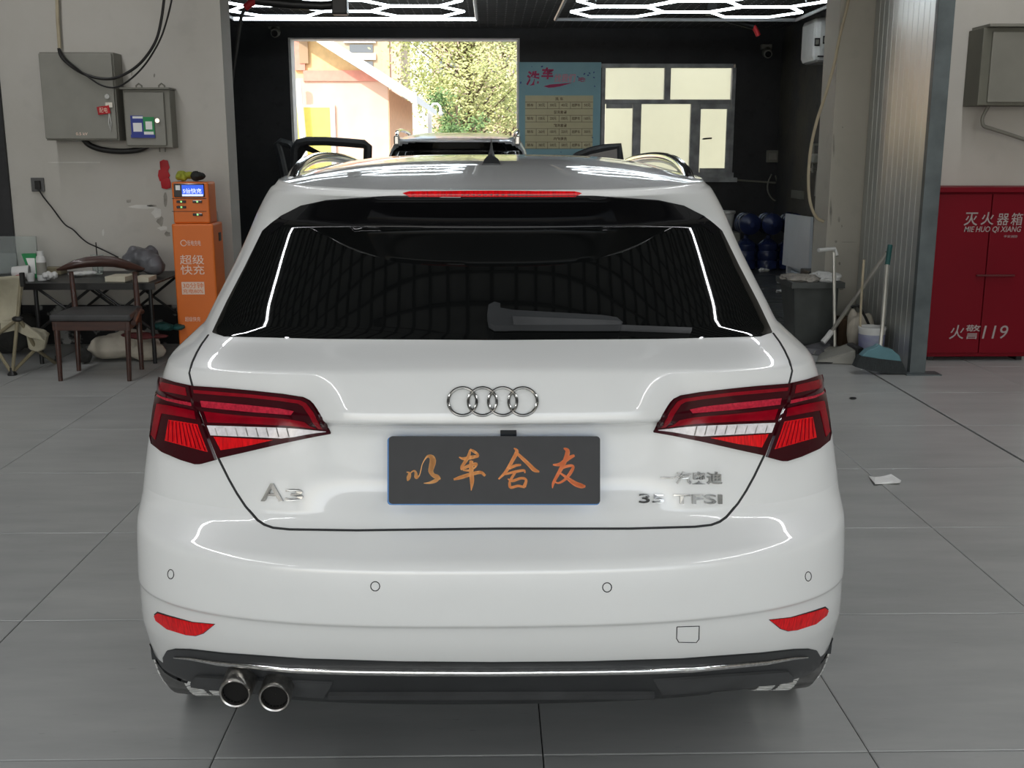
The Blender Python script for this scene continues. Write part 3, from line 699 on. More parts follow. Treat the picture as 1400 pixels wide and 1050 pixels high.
# silver clad return wall: ribbed sheets and its edge trim
M['silver'] = mat('galvanised_sheet', (.52, .54, .53), .36, .7, var=.06, scale=3, bump=.02, bscale=6)
M['silver_edge'] = mat('blue_grey_edge', (.10, .118, .122), .5, .3, var=.25, scale=6)
b = MB(); b.hexa([(2.782, 6.97, 0), (2.865, 6.97, 0), (2.965, YP+.1, 0), (2.876, YP+.1, 0)], [(2.782, 6.97, 4.28), (2.865, 6.97, 4.28), (2.965, YP+.1, 4.28), (2.876, YP+.1, 4.28)]); sw = b.build('wall_panel_right', 'silver', kind='structure')
y = 7.02; k = 0
while y < YP-.05:
    b = MB(); xa, xb = 2.772+.062*(y-6.95), 2.772+.062*(y+.108-6.95); b.hexa([(xa, y, .01), (xa+.012, y, .01), (xb+.012, y+.108, .01), (xb, y+.108, .01)], [(xa, y, 4.2), (xa+.012, y, 4.2), (xb+.012, y+.108, 4.2), (xb, y+.108, 4.2)]); b.build('panel', 'silver', sw, bevel=.0015); y += .1125
b = MB(); b.box(2.766, 2.868, 6.95, 6.972, 0, 4.28); b.box(2.763, 2.772, 6.95, 7.0, 0, 4.28); b.build('edge_trim', 'silver_edge', sw, bevel=.003)
b = MB(); b.box(2.72, 2.95, 6.88, 7.0, 0, .008); b.build('foot_plate', 'silver_edge', sw)
# left baseboard: black paint flaked to white
M['flaky'] = mat('flaked_black_base', (.32, .32, .31), .8, scale=7, c2=(.012, .012, .013))
b = MB(); b.box(-7, XL, YL-.012, YL, 0, .30); b.build('baseboard_left', 'flaky', kind='structure')
for nd in M['flaky'].node_tree.nodes:
    if nd.type == 'VALTORGB': nd.color_ramp.elements[0].position = .54; nd.color_ramp.elements[1].position = .60
M['bare_plaster'] = mat('bare_grey_plaster', (.30, .285, .25), .9, var=.3, scale=14)
M['pale_flake'] = mat('pale_plaster_flake', (.62, .61, .57), .85, var=.1)
rf = random.Random(12)
for px, py, w, h, m in ((193, 283, 22, 3, 'pale_flake'), (214, 291, 7, 9, 'pale_flake'), (219, 303, 5, 7, 'bare_plaster'), (176, 275, 4, 3, 'bare_plaster'), (226, 274, 3, 10, 'bare_plaster'), (141, 318, 2, 5, 'pale_flake'), (229, 320, 5, 4, 'bare_plaster'), (208, 281, 8, 2, 'bare_plaster'), (222, 312, 7, 3, 'pale_flake'), (180, 101, 1.2, 3, 'bare_plaster'), (211, 103, 1.2, 3, 'bare_plaster'), (295, 345, 3, 16, 'bare_plaster'), (297, 300, 2, 12, 'bare_plaster'), (105, 222, 36, .8, 'pale_flake')):
    pts = []
    for k in range(10):
        a_ = 2*pi*k/10; r_ = rf.uniform(.65, 1.15); pts.append(at_y(px+cos(a_)*w*r_, py+sin(a_)*h*r_, YL-.002))
    b = MB(); b.prism(pts, (0, .0015, 0)); b.build('plaster_flake', m, bpy.data.objects['wall_left'])
for px, py, w, h in ((1147, 300, 1.5, 5), (1151, 309, 1, 2), (1143, 330, 2, 2), (1144, 350, 3, 1), (1148, 360, 1.5, 2.5), (1136, 290, 2, 20), (1150, 395, 4, 2), (1152, 174, 1, 1), (1140, 200, 1.4, 16), (1160, 331, 12, .5)):
    pts = []
    for k in range(8):
        a_ = 2*pi*k/8; r_ = rf.uniform(.65, 1.15); pts.append(at_y(px+cos(a_)*w*r_, py+sin(a_)*h*r_, YP-.002))
    b = MB(); b.prism(pts, (0, .0015, 0)); b.build('plaster_flake', 'bare_plaster', bpy.data.objects['trim_1'])
# dark doorway edge at the far left of the white wall
b = MB(); xd = at_y(9, 200, YL).x; b.box(xd-.9, xd, YL-.03, YL, 0, 3.1); b.build('door_2', 'wall_black', kind='structure')
# window in the back wall
M['win_frame'] = mat('grey_window_frame', (.34, .35, .355), .5, var=.35, scale=6)
M['frost'] = mat('frosted_pane', (.66, .69, .62), .3, trans=1., var=.02)
win = tag(bpy.data.objects.new('window_1', None), kind='structure'); col.objects.link(win); win.location = (WX0, YB, WZ0); WL['window_1'] = Vector((WX0, YB, WZ0))
def wrect(x0, y0, x1, y1, Y): a = at_y(x0, (y0+y1)/2, Y); c = at_y(x1, (y0+y1)/2, Y); return a.x, c.x, at_y((x0+x1)/2, y1, Y).z, at_y((x0+x1)/2, y0, Y).z
def wbar(name, x0, y0, x1, y1, Y, th, m, par, bev=.004): a = wrect(x0, y0, x1, y1, Y); b = MB(); b.box(a[0], a[1], Y, Y+th, a[2], a[3]); return b.build(name, m, par, bevel=bev)
Yw = YB-.03
for r in ((822, 87, 1003, 92.5), (822, 236, 1003, 243), (822, 92.5, 827, 236), (999, 92.5, 1004, 236), (827, 136, 999, 142), (909, 92.5, 917, 136), (865, 142, 876, 236), (944, 142, 957, 236)):
    wbar('window_frame', *r, Yw, .10, 'win_frame', win)
for r in ((827, 92.5, 909, 136), (917, 92.5, 999, 136), (827, 142, 865, 236), (876, 142, 944, 236), (957, 142, 999, 236)):
    p = wbar('pane', *r, Yw+.045, .008, 'frost', win, 0)
for r in ((829, 142, 865, 148), (957, 142, 999, 149), (957, 230, 999, 236), (993, 149, 999, 230)):
    wbar('sash', *r, Yw-.02, .05, 'win_frame', win)
wbar('window_sill', 818, 243, 1008, 249, Yw-.06, .12, 'win_frame', win)
a = at_y(961, 190, Yw-.03); b = MB(); b.tube([a, a+Vector((0, -.05, 0)), a+Vector((.11, -.05, .01))], .012, 6); b.build('window_handle', 'chrome', win)

# ================================================================ OUTDOORS
M['asphalt'] = mat('yard_ground', (.35, .34, .32), .9, var=.2, scale=2)
b = MB(); b.box(-60, 60, YB+.25, 140, -.2, -.02); b.build('ground', 'asphalt', kind='structure')
b = MB(); b.box(-20, 20, -30, -7, -.2, -.02); b.build('ground', 'asphalt', kind='structure')
M['peach'] = mat('peach_render', (.86, .60, .46), .85, var=.08, scale=2); M['yellow'] = mat('yellow_render', (.90, .66, .34), .85, var=.08)
M['orange_r'] = mat('orange_render', (.85, .50, .30), .85, var=.08); M['pink_band'] = mat('pink_band', (.82, .36, .28), .8, var=.08)
M['white_fascia'] = mat('white_fascia', (.88, .88, .86), .6, var=.04); M['sign_y'] = mat('yellow_sign', (.80, .72, .16), .5, var=.05)
YH = 24.
hs = thing('gabled_house', 'peach and yellow gabled house with a white eave, seen through the gateway', 'building', (at_y(460, 150, YH).x, YH, 0))
def P_(px, py, Y=YH): return at_y(px, py, Y)
x1 = P_(531, 150).x; x0 = x1-9; zb = P_(480, 107).z
sl = (P_(545, 125).z-P_(430, 52).z)/(P_(545, 125).x-P_(430, 52).x)
def zr(x): p = P_(545, 128); return p.z+(x-p.x)*sl
xq = x1
while zr(xq) < zb: xq -= .02
b = MB(); b.prism([(x0, YH, 0), (x1, YH, 0), (x1, YH, zr(x1)), (xq, YH, zb), (x0, YH, zb)], (0, .25, 0)); b.build('front_wall', 'peach', hs)
b = MB(); b.prism([(x0, YH+.02, zb), (xq, YH+.02, zb), (x0+4, YH+.02, zr(x0+4)), (x0, YH+.02, zr(x0+4))], (0, .25, 0)); b.build('gable', 'yellow', hs)
b = MB(); b.box(x1-.02, x1+.02, YH+.01, YH+7.0, 0, zr(x1)-.05); b.build('side_wall', 'orange_r', hs)
b = MB(); xb = P_(415, 107).x; b.box(xb, xq+.25, YH-.05, YH, zb-.06, zb+.16); b.build('band', 'pink_band', hs)
b = MB(); xv = P_(403, 80).x; b.box(xv, xv+.22, YH-.06, YH, zb+.16, zb+3); b.build('corner_band', 'pink_band', hs)
b = MB(); xv = P_(417, 80).x; b.box(xv-.1, xv+.08, YH-.08, YH, zb+.3, zb+3); b.build('downpipe_board', mat('tan_board', (.45, .32, .2), .7), hs)
xe = P_(572, 140).x
b = MB(); b.prism([(x0+4, YH-.55, zr(x0+4)), (xe, YH-.55, zr(xe)), (xe, YH-.55, zr(xe)+.22), (x0+4, YH-.55, zr(x0+4)+.24)], (0, .12, 0)); b.build('fascia', 'white_fascia', hs)
b = MB(); b.prism([(x0+4, YH-.43, zr(x0+4)+.05), (xe, YH-.43, zr(xe)+.05), (xe, YH-.43, zr(xe)+.2), (x0+4, YH-.43, zr(x0+4)+.22)], (0, 8.5, 0)); b.build('roof', 'white_fascia', hs)
# white pipe and yellow sign window on the house front
a = wrect(400, 143, 458, 192, YH-.06); b = MB(); b.box(a[0]-.6, a[1], YH-.08, YH-.02, a[2]-1.0, a[3]); wf = b.build('sign_frame', 'white_fascia', hs)
b = MB(); b.box(a[0]-.5, a[1]-.1, YH-.1, YH-.08, a[2]-.9, a[3]-.06); b.build('sign_panel', 'sign_y', wf, label='yellow sign panel')
b = MB(); b.tube([P_(408, 110, YH-.3), P_(410, 140, YH-.3), P_(418, 230, YH-.3)], .07, 8); b.build('downpipe', 'white_fascia', hs)
# beige building behind it, apartment block far away
M['beige'] = mat('beige_render', (.62, .50, .36), .85, var=.08); M['pinkish'] = mat('pink_apartment', (.66, .47, .40), .85, var=.06); M['dark_glass'] = mat('far_window_glass', (.18, .2, .22), .15)
YG = 45.
a = wrect(440, 30, 545, 200, YG); hb = thing('beige_building', 'beige building with a yellow column, rising behind the gabled house', 'building', ((a[0]+a[1])/2, YG, 0))
b = MB(); b.box(a[0]-6, a[1]-.1, YG, YG+8, 0, 9.5); b.build('wall', 'beige', hb)
c = wrect(524, 30, 534, 200, YG); b = MB(); b.box(c[0], c[1], YG-.25, YG, 0, 9.5); b.build('column', 'yellow', hb)
c = wrect(534, 30, 549, 200, YG); b = MB(); b.box(c[0]+.01, c[1], YG-.15, YG-.01, 0, 9.5); b.build('column', 'pinkish', hb)
for py in (50, 73):
    c = wrect(470, py, 514, py+9, YG); b = MB(); b.box(c[0], c[1], YG-.12, YG-.001, c[2], c[3]); b.build('balcony_band', 'white_fascia', hb)
    c = wrect(478, py+11, 510, py+22, YG); b = MB(); b.box(c[0], c[1], YG-.06, YG-.001, c[2], c[3]); b.build('window', 'dark_glass', hb)
YA = 80.
a = wrect(560, 20, 760, 200, YA); ap = thing('apartment_block', 'pink apartment block far behind the tree, upper right of the gateway', 'building', ((a[0]+a[1])/2, YA, 0))
b = MB(); b.box(P_(590, 60, YA).x, P_(900, 60, YA).x, YA, YA+12, 0, 26); b.build('wall', 'pinkish', ap)
for r in range(9):
    for q in range(9):
        px = 600+q*14.5; z = 1.5+r*2.6; x = P_(px, 60, YA).x
        b = MB(); b.box(x, x+.42, YA-.12, YA-.001, z, z+1.3); wdw = b.build('window', 'dark_glass', ap)
        if q % 2 == 0: b = MB(); b.box(x-.05, x+1.0, YA-.35, YA-.13, z-.3, z); b.build('balcony_rail', 'white_fascia', ap)
# cream wall and hedge behind the frosted window
M['cream'] = mat('cream_yard_wall', (.58, .55, .44), .85, var=.25, scale=1.2)
b = MB(); b.box(1.2, 9, 21, 21.2, 0, 3.6); b.build('yard_wall', 'cream', label='cream yard wall glimpsed through the frosted window panes', cat='wall')
# trees
def tree(name, label, cx, cy, h, rad, n, c1, c2, seed, leaf=.11, trunk_r=.16, clump=26, zlo=.28):
    rnd = random.Random(seed); t = thing(name, label, 'tree', (cx, cy, 0))
    M['bark'] = M.get('bark') or mat('bark', (.16, .12, .08), .9, var=.3)
    b = MB(); b.tube([(cx, cy, 0), (cx+.05, cy, h*.3), (cx-.05, cy+.05, h*.6), (cx, cy, h*.85)], [trunk_r, trunk_r*.75, trunk_r*.45, .03], 8)
    tips = []
    for k in range(clump):
        a = rnd.uniform(0, 2*pi); zz = rnd.uniform(zlo, .95)*h; rr_ = rad*sqrt(rnd.random())*(1-.55*abs(zz/h-.5))
        tip = Vector((cx+cos(a)*rr_, cy+sin(a)*rr_*.8, zz)); tips.append(tip)
        s = Vector((cx, cy, max(h*.2, zz-h*.18))); mid = (s+tip)/2+Vector((0, 0, -.1))
        b.tube([s, mid, tip], [trunk_r*.3, trunk_r*.18, .012], 5)
    b.build('trunk', 'bark', t, smooth=True)
    vs = []; fs = []
    for k in range(n):
        c = rnd.choice(tips); sg = rad*.17
        p = c+Vector((rnd.gauss(0, sg), rnd.gauss(0, sg), rnd.gauss(0, sg*.9)))
        u = Vector((rnd.uniform(-1, 1), rnd.uniform(-1, 1), rnd.uniform(-.6, .6))).normalized(); w = u.orthogonal().normalized()*leaf*.5; u = u*leaf
        i = len(vs); vs += [p-u*.5, p+w*.6, p+u*.5, p-w*.6]; fs.append((i, i+1, i+2, i+3))
    lm = mat(name+'_leaf', c1, .6, scale=1.2, c2=c2); 
    nt = lm.node_tree; bs_ = nt.nodes['Principled BSDF']; bs_.inputs['Subsurface Weight'].default_value = 0
    b = MB(); b.add(vs, fs); b.build('foliage', lm, t, kind='stuff', fixn=False)
tree('leafy_tree', 'tall yellow-green tree filling the gateway beyond the car', P_(640, 100, 38).x, 38, 7.2, 2.4, 15000, (.72, .70, .34), (.46, .52, .20), 3, .13, .16, 60)
tree('leafy_tree', 'pale sunlit tree at the right edge of the gateway', P_(690, 100, 46).x, 46, 7.0, 1.9, 8000, (.66, .60, .34), (.48, .48, .22), 5, .14, .14, 40)
tree('leafy_bush', 'darker green low tree beside the white street lamp', P_(625, 165, 34).x, 34, 3.3, 1.0, 3500, (.22, .34, .12), (.12, .22, .07), 9, .11, .07, 22, .35)
# street lamp
YS = 32.5
t = thing('street_lamp', 'white hooked street lamp in front of the trees', 'lamp', (P_(588, 150, YS).x, YS, 0))
b = MB(); c = P_(588, 185, YS).x; zt = P_(588, 148, YS).z
b.tube([(c, YS, 0), (c, YS, zt)], .06, 8); b.build('pole', 'white_fascia', t)
b = MB(); b.tube([(c, YS, zt-.4), (c+.02, YS, zt), (c+.1, YS, zt+.12), (c+.22, YS, zt+.13), (c+.3, YS, zt+.05), (c+.32, YS, zt-.08)], .035, 8); b.sph((c+.32, YS, zt-.14), .07); b.build('lamp_arm', 'white_fascia', t, smooth=True)
# ================================================================ WORKSHOP THINGS, LEFT SIDE
M['steel_grey'] = mat('grey_enamel', (.20, .195, .165), .45, var=.08, scale=4)
M['steel_grey2'] = mat('light_grey_enamel', (.24, .235, .205), .45, var=.06)
M['dark_wood'] = mat('dark_red_wood', (.035, .014, .010), .35, coat=.3, stretch=(1, 1, 6), scale=10, c2=(.06, .022, .014))
M['seat_black'] = mat('black_leather', (.045, .045, .045), .45, var=.2, bump=.1)
M['black_metal'] = mat('black_metal', (.012, .012, .012), .4, var=.2)
M['kiosk'] = mat('orange_kiosk', (.72, .16, .018), .4, var=.05, scale=3)
M['print_w'] = mat('pale_print', (.82, .62, .50), .6, var=.03); M['print_white'] = mat('white_print', (.85, .85, .83), .6, var=.03)
M['screen'] = mat('lit_blue_screen', (.03, .08, .5), .2, var=.02, emit=(.02, .12, .85), estr=.9)
M['screen_w'] = mat('lit_white_text', (.8, .85, 1), .3, var=.02, emit=(.6, .7, 1), estr=.9)
M['led'] = mat('green_led', (.2, .8, .3), .3, var=.02, emit=(.5, 1, .3), estr=.8)
M['red_cloth'] = mat('red_paper', (.42, .012, .018), .6, var=.2); M['yellow_g'] = mat('yellow_green_glove', (.30, .32, .03), .8, var=.25, bump=.3)
M['black_cloth'] = mat('black_cloth', (.02, .02, .018), .85, var=.3, bump=.3); M['canvas'] = mat('cream_canvas', (.38, .35, .26), .85, var=.15, bump=.2, bscale=150)
M['tan_tube'] = mat('tan_tube', (.22, .19, .12), .45, var=.15); M['white_plastic'] = mat('white_plastic', (.62, .62, .6), .45, var=.06)
M['paper'] = mat('cream_paper', (.62, .58, .46), .8, var=.08); M['green'] = mat('green_card', (.02, .25, .08), .5, var=.1)
M['grey_bag'] = mat('grey_plastic_bag', (.13, .13, .14), .35, var=.4, bump=.8, bscale=14); M['acrylic'] = mat('clear_acrylic', (.85, .9, .88), .12, trans=.85, var=.02, ior=1.2)
M['sack'] = mat('off_white_sack', (.45, .41, .34), .8, var=.12, bump=.4, bscale=9); M['teal'] = mat('teal_cloth', (.01, .07, .065), .6, var=.2)
M['maroon'] = mat('maroon_cloth', (.09, .015, .015), .7, var=.3); M['qr_blue'] = mat('blue_card', (.03, .05, .28), .5, var=.05)
M['red_dark'] = mat('red_enamel', (.155, .001, .008), .5, spec=.2, var=.06, scale=2)
def pbox(x0, y0, x1, y1, Y, depth, name, m, parent=None, bevel=.004, **k):
    a = wrect(x0, y0, x1, y1, Y); b = MB(); b.box(a[0], a[1], Y, Y+depth, a[2], a[3]); return b.build(name, m, parent, bevel=bevel, **k)
def root(name, label, cat, x, y, z=0, group=None): return thing(name, label, cat, (x, y, z), group)
# big electric box
Yb = YL-.20; a = wrect(57, 71, 158, 192, Yb)
t = root('electric_box', 'large grey electric box on the left wall with a red tag hanging from its lock', 'electric box', (a[0]+a[1])/2, YL, a[2])
b = MB(); b.box(a[0], a[1]-.002, Yb+.02, YL-.001, a[2], a[3]); b.build('body', 'steel_grey', t, bevel=.004)
b = MB(); b.box(a[0], a[1]-.01, Yb, Yb+.018, a[2]+.01, a[3]-.01); dr = b.build('door', 'steel_grey2', t, bevel=.006)
c = at_y(147.5, 132, Yb); b = MB(); b.cyl(c, c+Vector((0, -.02, 0)), .017, n=16); b.build('lock', 'chrome', dr)
c = at_y(150, 143, Yb-.012); b = MB(); b.box(c.x-.03, c.x+.02, Yb-.016, Yb-.008, c.z-.02, c.z+.015); b.build('latch', 'steel', dr)
b = MB(); a2 = wrect(133, 145, 150, 156, Yb-.02); b.box(a2[0], a2[1], Yb-.02, Yb-.014, a2[2], a2[3], Matrix.Rotation(R_(-8), 3, 'Y')); tgo = b.build('tag', 'red_cloth', dr, label='small red tag'); text_plane('tag_text', '配电', 'print_w', dr, a2[0]+.015, a2[1]-.015, a2[2]+.01, a2[3]-.01, Yb-.0205)
b = MB(); c = at_y(149.5, 160, Yb-.012); b.tube([c+Vector((0, 0, .03)), c+Vector((-.008, 0, -.04)), c+Vector((0, 0, -.10)), c+Vector((.01, 0, -.04)), c+Vector((0, 0, .03))], .003, 5); b.build('key_loop', 'white_plastic', dr)
text_plane('maker_text', '0.5 kV', 'print_w', dr, *[wrect(104, 181, 120, 185, Yb)[i] for i in (0, 1, 2, 3)], Yb, bold=.01)
# small box
Yc = YL-.16; a = wrect(169, 122, 229, 202, Yc)
t = root('electric_box', 'small grey electric box with blue and green cards, right of the large box', 'electric box', (a[0]+a[1])/2, YL, a[2])
b = MB(); b.box(a[0], a[1]+.02, Yc+.02, YL-.001, a[2], a[3]); b.build('body', 'steel_grey', t, bevel=.004)
b = MB(); b.box(a[0]+.012, a[1]-.02, Yc, Yc+.018, a[2]+.015, a[3]-.02); dr = b.build('door', 'steel_grey2', t, bevel=.005)
b = MB(); b.box(a[0]-.008, a[1]+.03, Yc-.02, YL-.002, a[3], a[3]+.012); b.build('rain_hood', 'steel_grey', t)
for px, py in ((190, 119), (221, 119), (222, 204)):
    c = at_y(px, py, Yc+.08); b = MB(); b.tube([c+Vector((-.02, 0, -.02)), c+Vector((-.02, 0, .01)), c+Vector((0, 0, .025)), c+Vector((.02, 0, .01)), c+Vector((.02, 0, -.02))], .006, 6); b.build('lug', 'steel_grey', t)
c = at_y(216, 165, Yc); b = MB(); b.cyl(c, c+Vector((0, -.02, 0)), .016, n=14); b.build('lock', 'chrome', dr)
pbox(179, 158, 196, 186, Yc-.008, .003, 'card', 'qr_blue', dr, 0, label='blue card'); pbox(181, 159, 195, 162, Yc-.0095, .001, 'card_strip', 'print_white', dr, 0)
pbox(196, 160, 211, 184, Yc-.011, .003, 'card', 'green', dr, 0, label='green card'); pbox(197, 180, 210, 184, Yc-.0125, .001, 'card_strip', 'print_white', dr, 0)
pbox(182, 168, 194, 180, Yc-.0095, .001, 'card_panel', 'print_white', dr, 0); pbox(199, 166, 208, 177, Yc-.0125, .001, 'card_panel', 'print_white', dr, 0)
pbox(179, 184, 212, 188.5, Yc-.0135, .002, 'card_strip', 'qr_blue', dr, 0)
def px_tube(name, pts, Y, r, m, label, cat, n=6, **k):
    P = [np.array(p, float) for p in pts]; out = []
    for i in range(len(P)-1):
        p0, p1, p2, p3 = [P[max(0, min(len(P)-1, i+d))] for d in (-1, 0, 1, 2)]
        for tt in np.arange(6)/6: out.append(.5*((2*p1)+(-p0+p2)*tt+(2*p0-5*p1+4*p2-p3)*tt*tt+(-p0+3*p1-3*p2+p3)*tt**3))
    out.append(P[-1]); b = MB(); b.tube([at_y(q[0], q[1], Y if len(q) < 3 else q[2]) for q in out], r, n); return b.build(name, m, smooth=True, label=label, cat=cat, **k)
px_tube('conduit', [(77.5, -30), (78.5, 20), (80, 45), (81.5, 66)], YL-.04, .013, 'pipe_beige', 'beige conduit running down the left wall into the large electric box', 'pipe', 8)
px_tube('hanging_cable', [(80, 66), (84, 78), (98, 91), (115, 101), (135, 107), (155, 107), (175, 99), (195, 83), (212, 58), (220, 30), (225, -8), (227, -40)], YL-.24, .010, 'cable_black', 'thicker black cable looping over the large electric box', 'cable', 8)
px_tube('hanging_cable', [(81, 66), (90, 80), (105, 93), (122, 106), (140, 117), (160, 119), (180, 107), (200, 86), (218, 56), (228, 28), (236, -8), (238, -40)], YL-.26, .0065, 'cable_black', 'thinner black cable looping lowest over the large electric box', 'cable')
px_tube('link_cable', [(113, 188), (122, 198), (140, 204.5), (165, 207), (188, 205), (202, 199)], YL-.10, .021, 'cable_black', 'thick black cable sagging between the two electric boxes', 'cable', 10)
# socket and its lead
a = wrect(41.5, 243, 59, 262, YL-.03); t = root('wall_socket', 'grey wall socket with a plugged-in black lead, left wall', 'socket', (a[0]+a[1])/2, YL, a[2])
b = MB(); b.box(a[0], a[1], YL-.02, YL, a[2], a[3]); b.build('plate', mat('grey_socket', (.10, .10, .098), .4, var=.1), t, bevel=.004)
pbox(47, 247, 54, 259, YL-.05, .03, 'plug', 'cable_black', t, .004)
px_tube('power_lead', [(51, 256), (60, 270), (72, 285), (88, 306), (100, 314), (110, 324), (120, 332), (133, 338, ), (150, 346), (162, 352)], YL-.05, .0055, 'cable_black', 'thin black lead running from the wall socket to the folding table', 'cable')
# red torn paper on the wall
b = MB()
for px, py, w, h in ((224, 229, 7, 11), (223, 240, 9, 9), (227, 250, 8, 9)):
    c = at_y(px, py, YL-.01); b.sph(c, .0052, w, 1.2, h, 8, jit=.25)
b.build('red_ribbon', 'red_cloth', smooth=True, label='torn red ribbon stuck on the wall beside the orange kiosk', cat='ribbon')
# orange kiosk
Yk = 7.62; a = wrect(233, 249, 283, 480, Yk); xl, xr = at_y(233.5, 262, Yk).x, at_y(284, 262, Yk).x; zt = at_y(258, 249, Yk).z; zm = at_y(258, 306, Yk).z
t = root('charging_kiosk', 'tall orange charging kiosk with a lit blue screen, against the left wall', 'kiosk', (xl+xr)/2, Yk+.15)
b = MB(); b.box(xl, xr, Yk+.02, Yk+.22, zm, zt); b.build('head', 'kiosk', t, bevel=.012)
b = MB(); b.box(xl-.012, xr+.022, Yk, Yk+.27, .02, zm); b.build('body', 'kiosk', t, bevel=.012)
b = MB(); b.box(xl, xr, Yk+.02, Yk+.22, 0, .02); b.build('plinth', 'black_metal', t)
def wt(nm, s, m, par, x0, y0, x1, y1, Y, **k): a = wrect(x0, y0, x1, y1, Y); return text_plane(nm, s, m, par, *a, Y, **k)
scn = pbox(237.5, 251, 279, 269.5, Yk+.008, .015, 'screen_bezel', 'black_gloss', t, .003)
pbox(248.5, 253, 278, 266, Yk+.003, .006, 'screen', 'screen', scn, 0); pbox(249, 265.5, 277.5, 268.3, Yk+.002, .006, 'screen_strip', 'screen_w', scn, 0); pbox(240, 253.5, 246, 260, Yk+.003, .005, 'screen_card', 'print_white', scn, 0)
wt('screen_text', '5倍快充', 'screen_w', scn, 250, 257.5, 275.5, 264.5, Yk+.001, bold=.02)
for i, (px, py) in enumerate(((247.5, 275.8), (269.5, 275.8), (247.8, 283.2), (270, 293.5))):
    s_ = pbox(px-6.5, py-1.7, px+6.5, py+1.7, Yk+.012, .012, 'slot', 'black_gloss', t, .002); pbox(px-1, py-1.1, px+1.2, py+1.1, Yk+.009, .004, 'slot_light', 'led', s_, 0)
for py in (271.5, 289): pbox(235, py-.35, 282, py+.35, Yk+.017, .004, 'seam', 'gap', t, 0)
Yq = Yk-.001
wt('logo_text', '街电充电', 'print_w', t, 256, 328.5, 274.5, 336, Yq, bold=.005)
b = MB(); c = at_y(251, 332.3, Yq-.001); b.tube([c+Vector((cos(q)*.02, 0, sin(q)*.02)) for q in np.linspace(0, 6.0, 16)], .003, 5); b.build('logo_ring', 'print_w', t)
wt('slogan', '超级', 'print_w', t, 246, 348.5, 279, 361.5, Yq, bold=.006); wt('slogan', '快充', 'print_w', t, 247, 362.5, 279.5, 375.5, Yq, bold=.006)
pbox(248.5, 385.5, 279.5, 402.5, Yq-.0015, .001, 'print_box', 'print_w', t, 0); wt('print_box_text', '30分钟', 'kiosk', t, 250, 386.5, 278, 394, Yq-.002); wt('print_box_text', '充电80%', 'kiosk', t, 250, 395, 278, 401, Yq-.002)
wt('lower_text', '超级快充', 'print_w', t, 253, 433, 274, 439.5, Yq)
c = at_x(292, 326, xr+.023); b = MB(); b.box(xr+.022, xr+.026, Yk+.14, Yk+.2, c.z-.03, c.z+.03); b.build('side_vent', 'black_metal', t)
# gloves on the kiosk
def lump(name, m, c, dims, label, cat, parts=5, seed=1, group=None, jit=.12, parent=None):
    rnd = random.Random(seed); b = MB(); c = Vector(c); random.seed(seed)
    for k in range(parts):
        p = c+Vector((rnd.uniform(-.28, .28)*dims[0], rnd.uniform(-.24, .24)*dims[1], dims[2]*rnd.uniform(.3, .58)))
        s_ = rnd.uniform(.17, .28); b.sph(p, 1, dims[0]*s_, dims[1]*s_*1.2, dims[2]*rnd.uniform(.28, .42), 12, jit=jit)
    lo = min(v.z for v in b.v); 
    for v in b.v: v.z += c.z-lo
    bm = bmesh.new()
    o = b.build(name, m, parent, smooth=True, label=label, cat=cat, group=group)
    r = o.modifiers.new('remesh', 'REMESH'); r.mode = 'VOXEL'; r.voxel_size = max(min(dims)*.055, .004); r.use_smooth_shade = True
    bm.free(); return o
g1 = at_y(253, 248, Yk+.15); lump('glove', 'yellow_g', (g1.x, Yk+.12, zt+.002), (.15, .14, .085), 'yellow-green work glove lying on top of the orange kiosk', 'glove', 5, 4)
g1 = at_y(275, 248, Yk+.15); lump('glove', 'black_cloth', (g1.x, Yk+.13, zt+.002), (.16, .14, .09), 'crumpled black glove on top of the orange kiosk', 'glove', 5, 8)
# folding table
Ytf, Ytb = 7.36, 8.12; zt_ = at_y(120, 387, Ytf).z; tx0, tx1 = at_y(38, 387, Ytf).x, at_y(208, 387, Ytf).x
t = root('folding_table', 'black folding camp table with crossed braces against the left wall', 'table', (tx0+tx1)/2, (Ytf+Ytb)/2)
n = 9
for k in range(n):
    y0 = Ytf+(Ytb-Ytf)*k/n; b = MB(); b.box(tx0, tx1+.02, y0+.003, y0+(Ytb-Ytf)/n-.003, zt_-.012, zt_)
    for v in b.v:
        if v.x < tx0+.01: v.x -= .42
    b.build('slat', 'black_metal', t, bevel=.002)
b = MB(); b.box(tx0-.42, tx1+.02, Ytf-.012, Ytf, zt_-.045, zt_); b.build('edge_rail', 'black_metal', t)
for x in (tx0+.03, tx1-.03):
    for y in (Ytf+.04, Ytb-.06): b = MB(); b.cyl((x, y, 0), (x, y, zt_-.012), .014, n=10); b.build('leg', 'black_metal', t)
zl = zt_-.33
for y in (Ytf+.04, Ytb-.06):
    for k in range(2):
        xa = tx0+.03+(tx1-tx0-.06)*k/2; xb = xa+(tx1-tx0-.06)/2
        for z1, z2 in ((zt_-.03, zl), (zl, zt_-.03)): b = MB(); b.cyl((xa, y, z1), (xb, y, z2), .010, n=8); b.build('cross_brace', 'black_metal', t)
b = MB(); b.cyl(((tx0+tx1)/2, Ytf+.04, zl), ((tx0+tx1)/2, Ytb-.06, zl), .012, n=8); b.build('hub_bar', 'black_metal', t)
T0 = zt_+.001
def tpt(px, py): q = at_z(px, py, T0); return q
def on_table(px, y): return at_y(px, 380, y).x
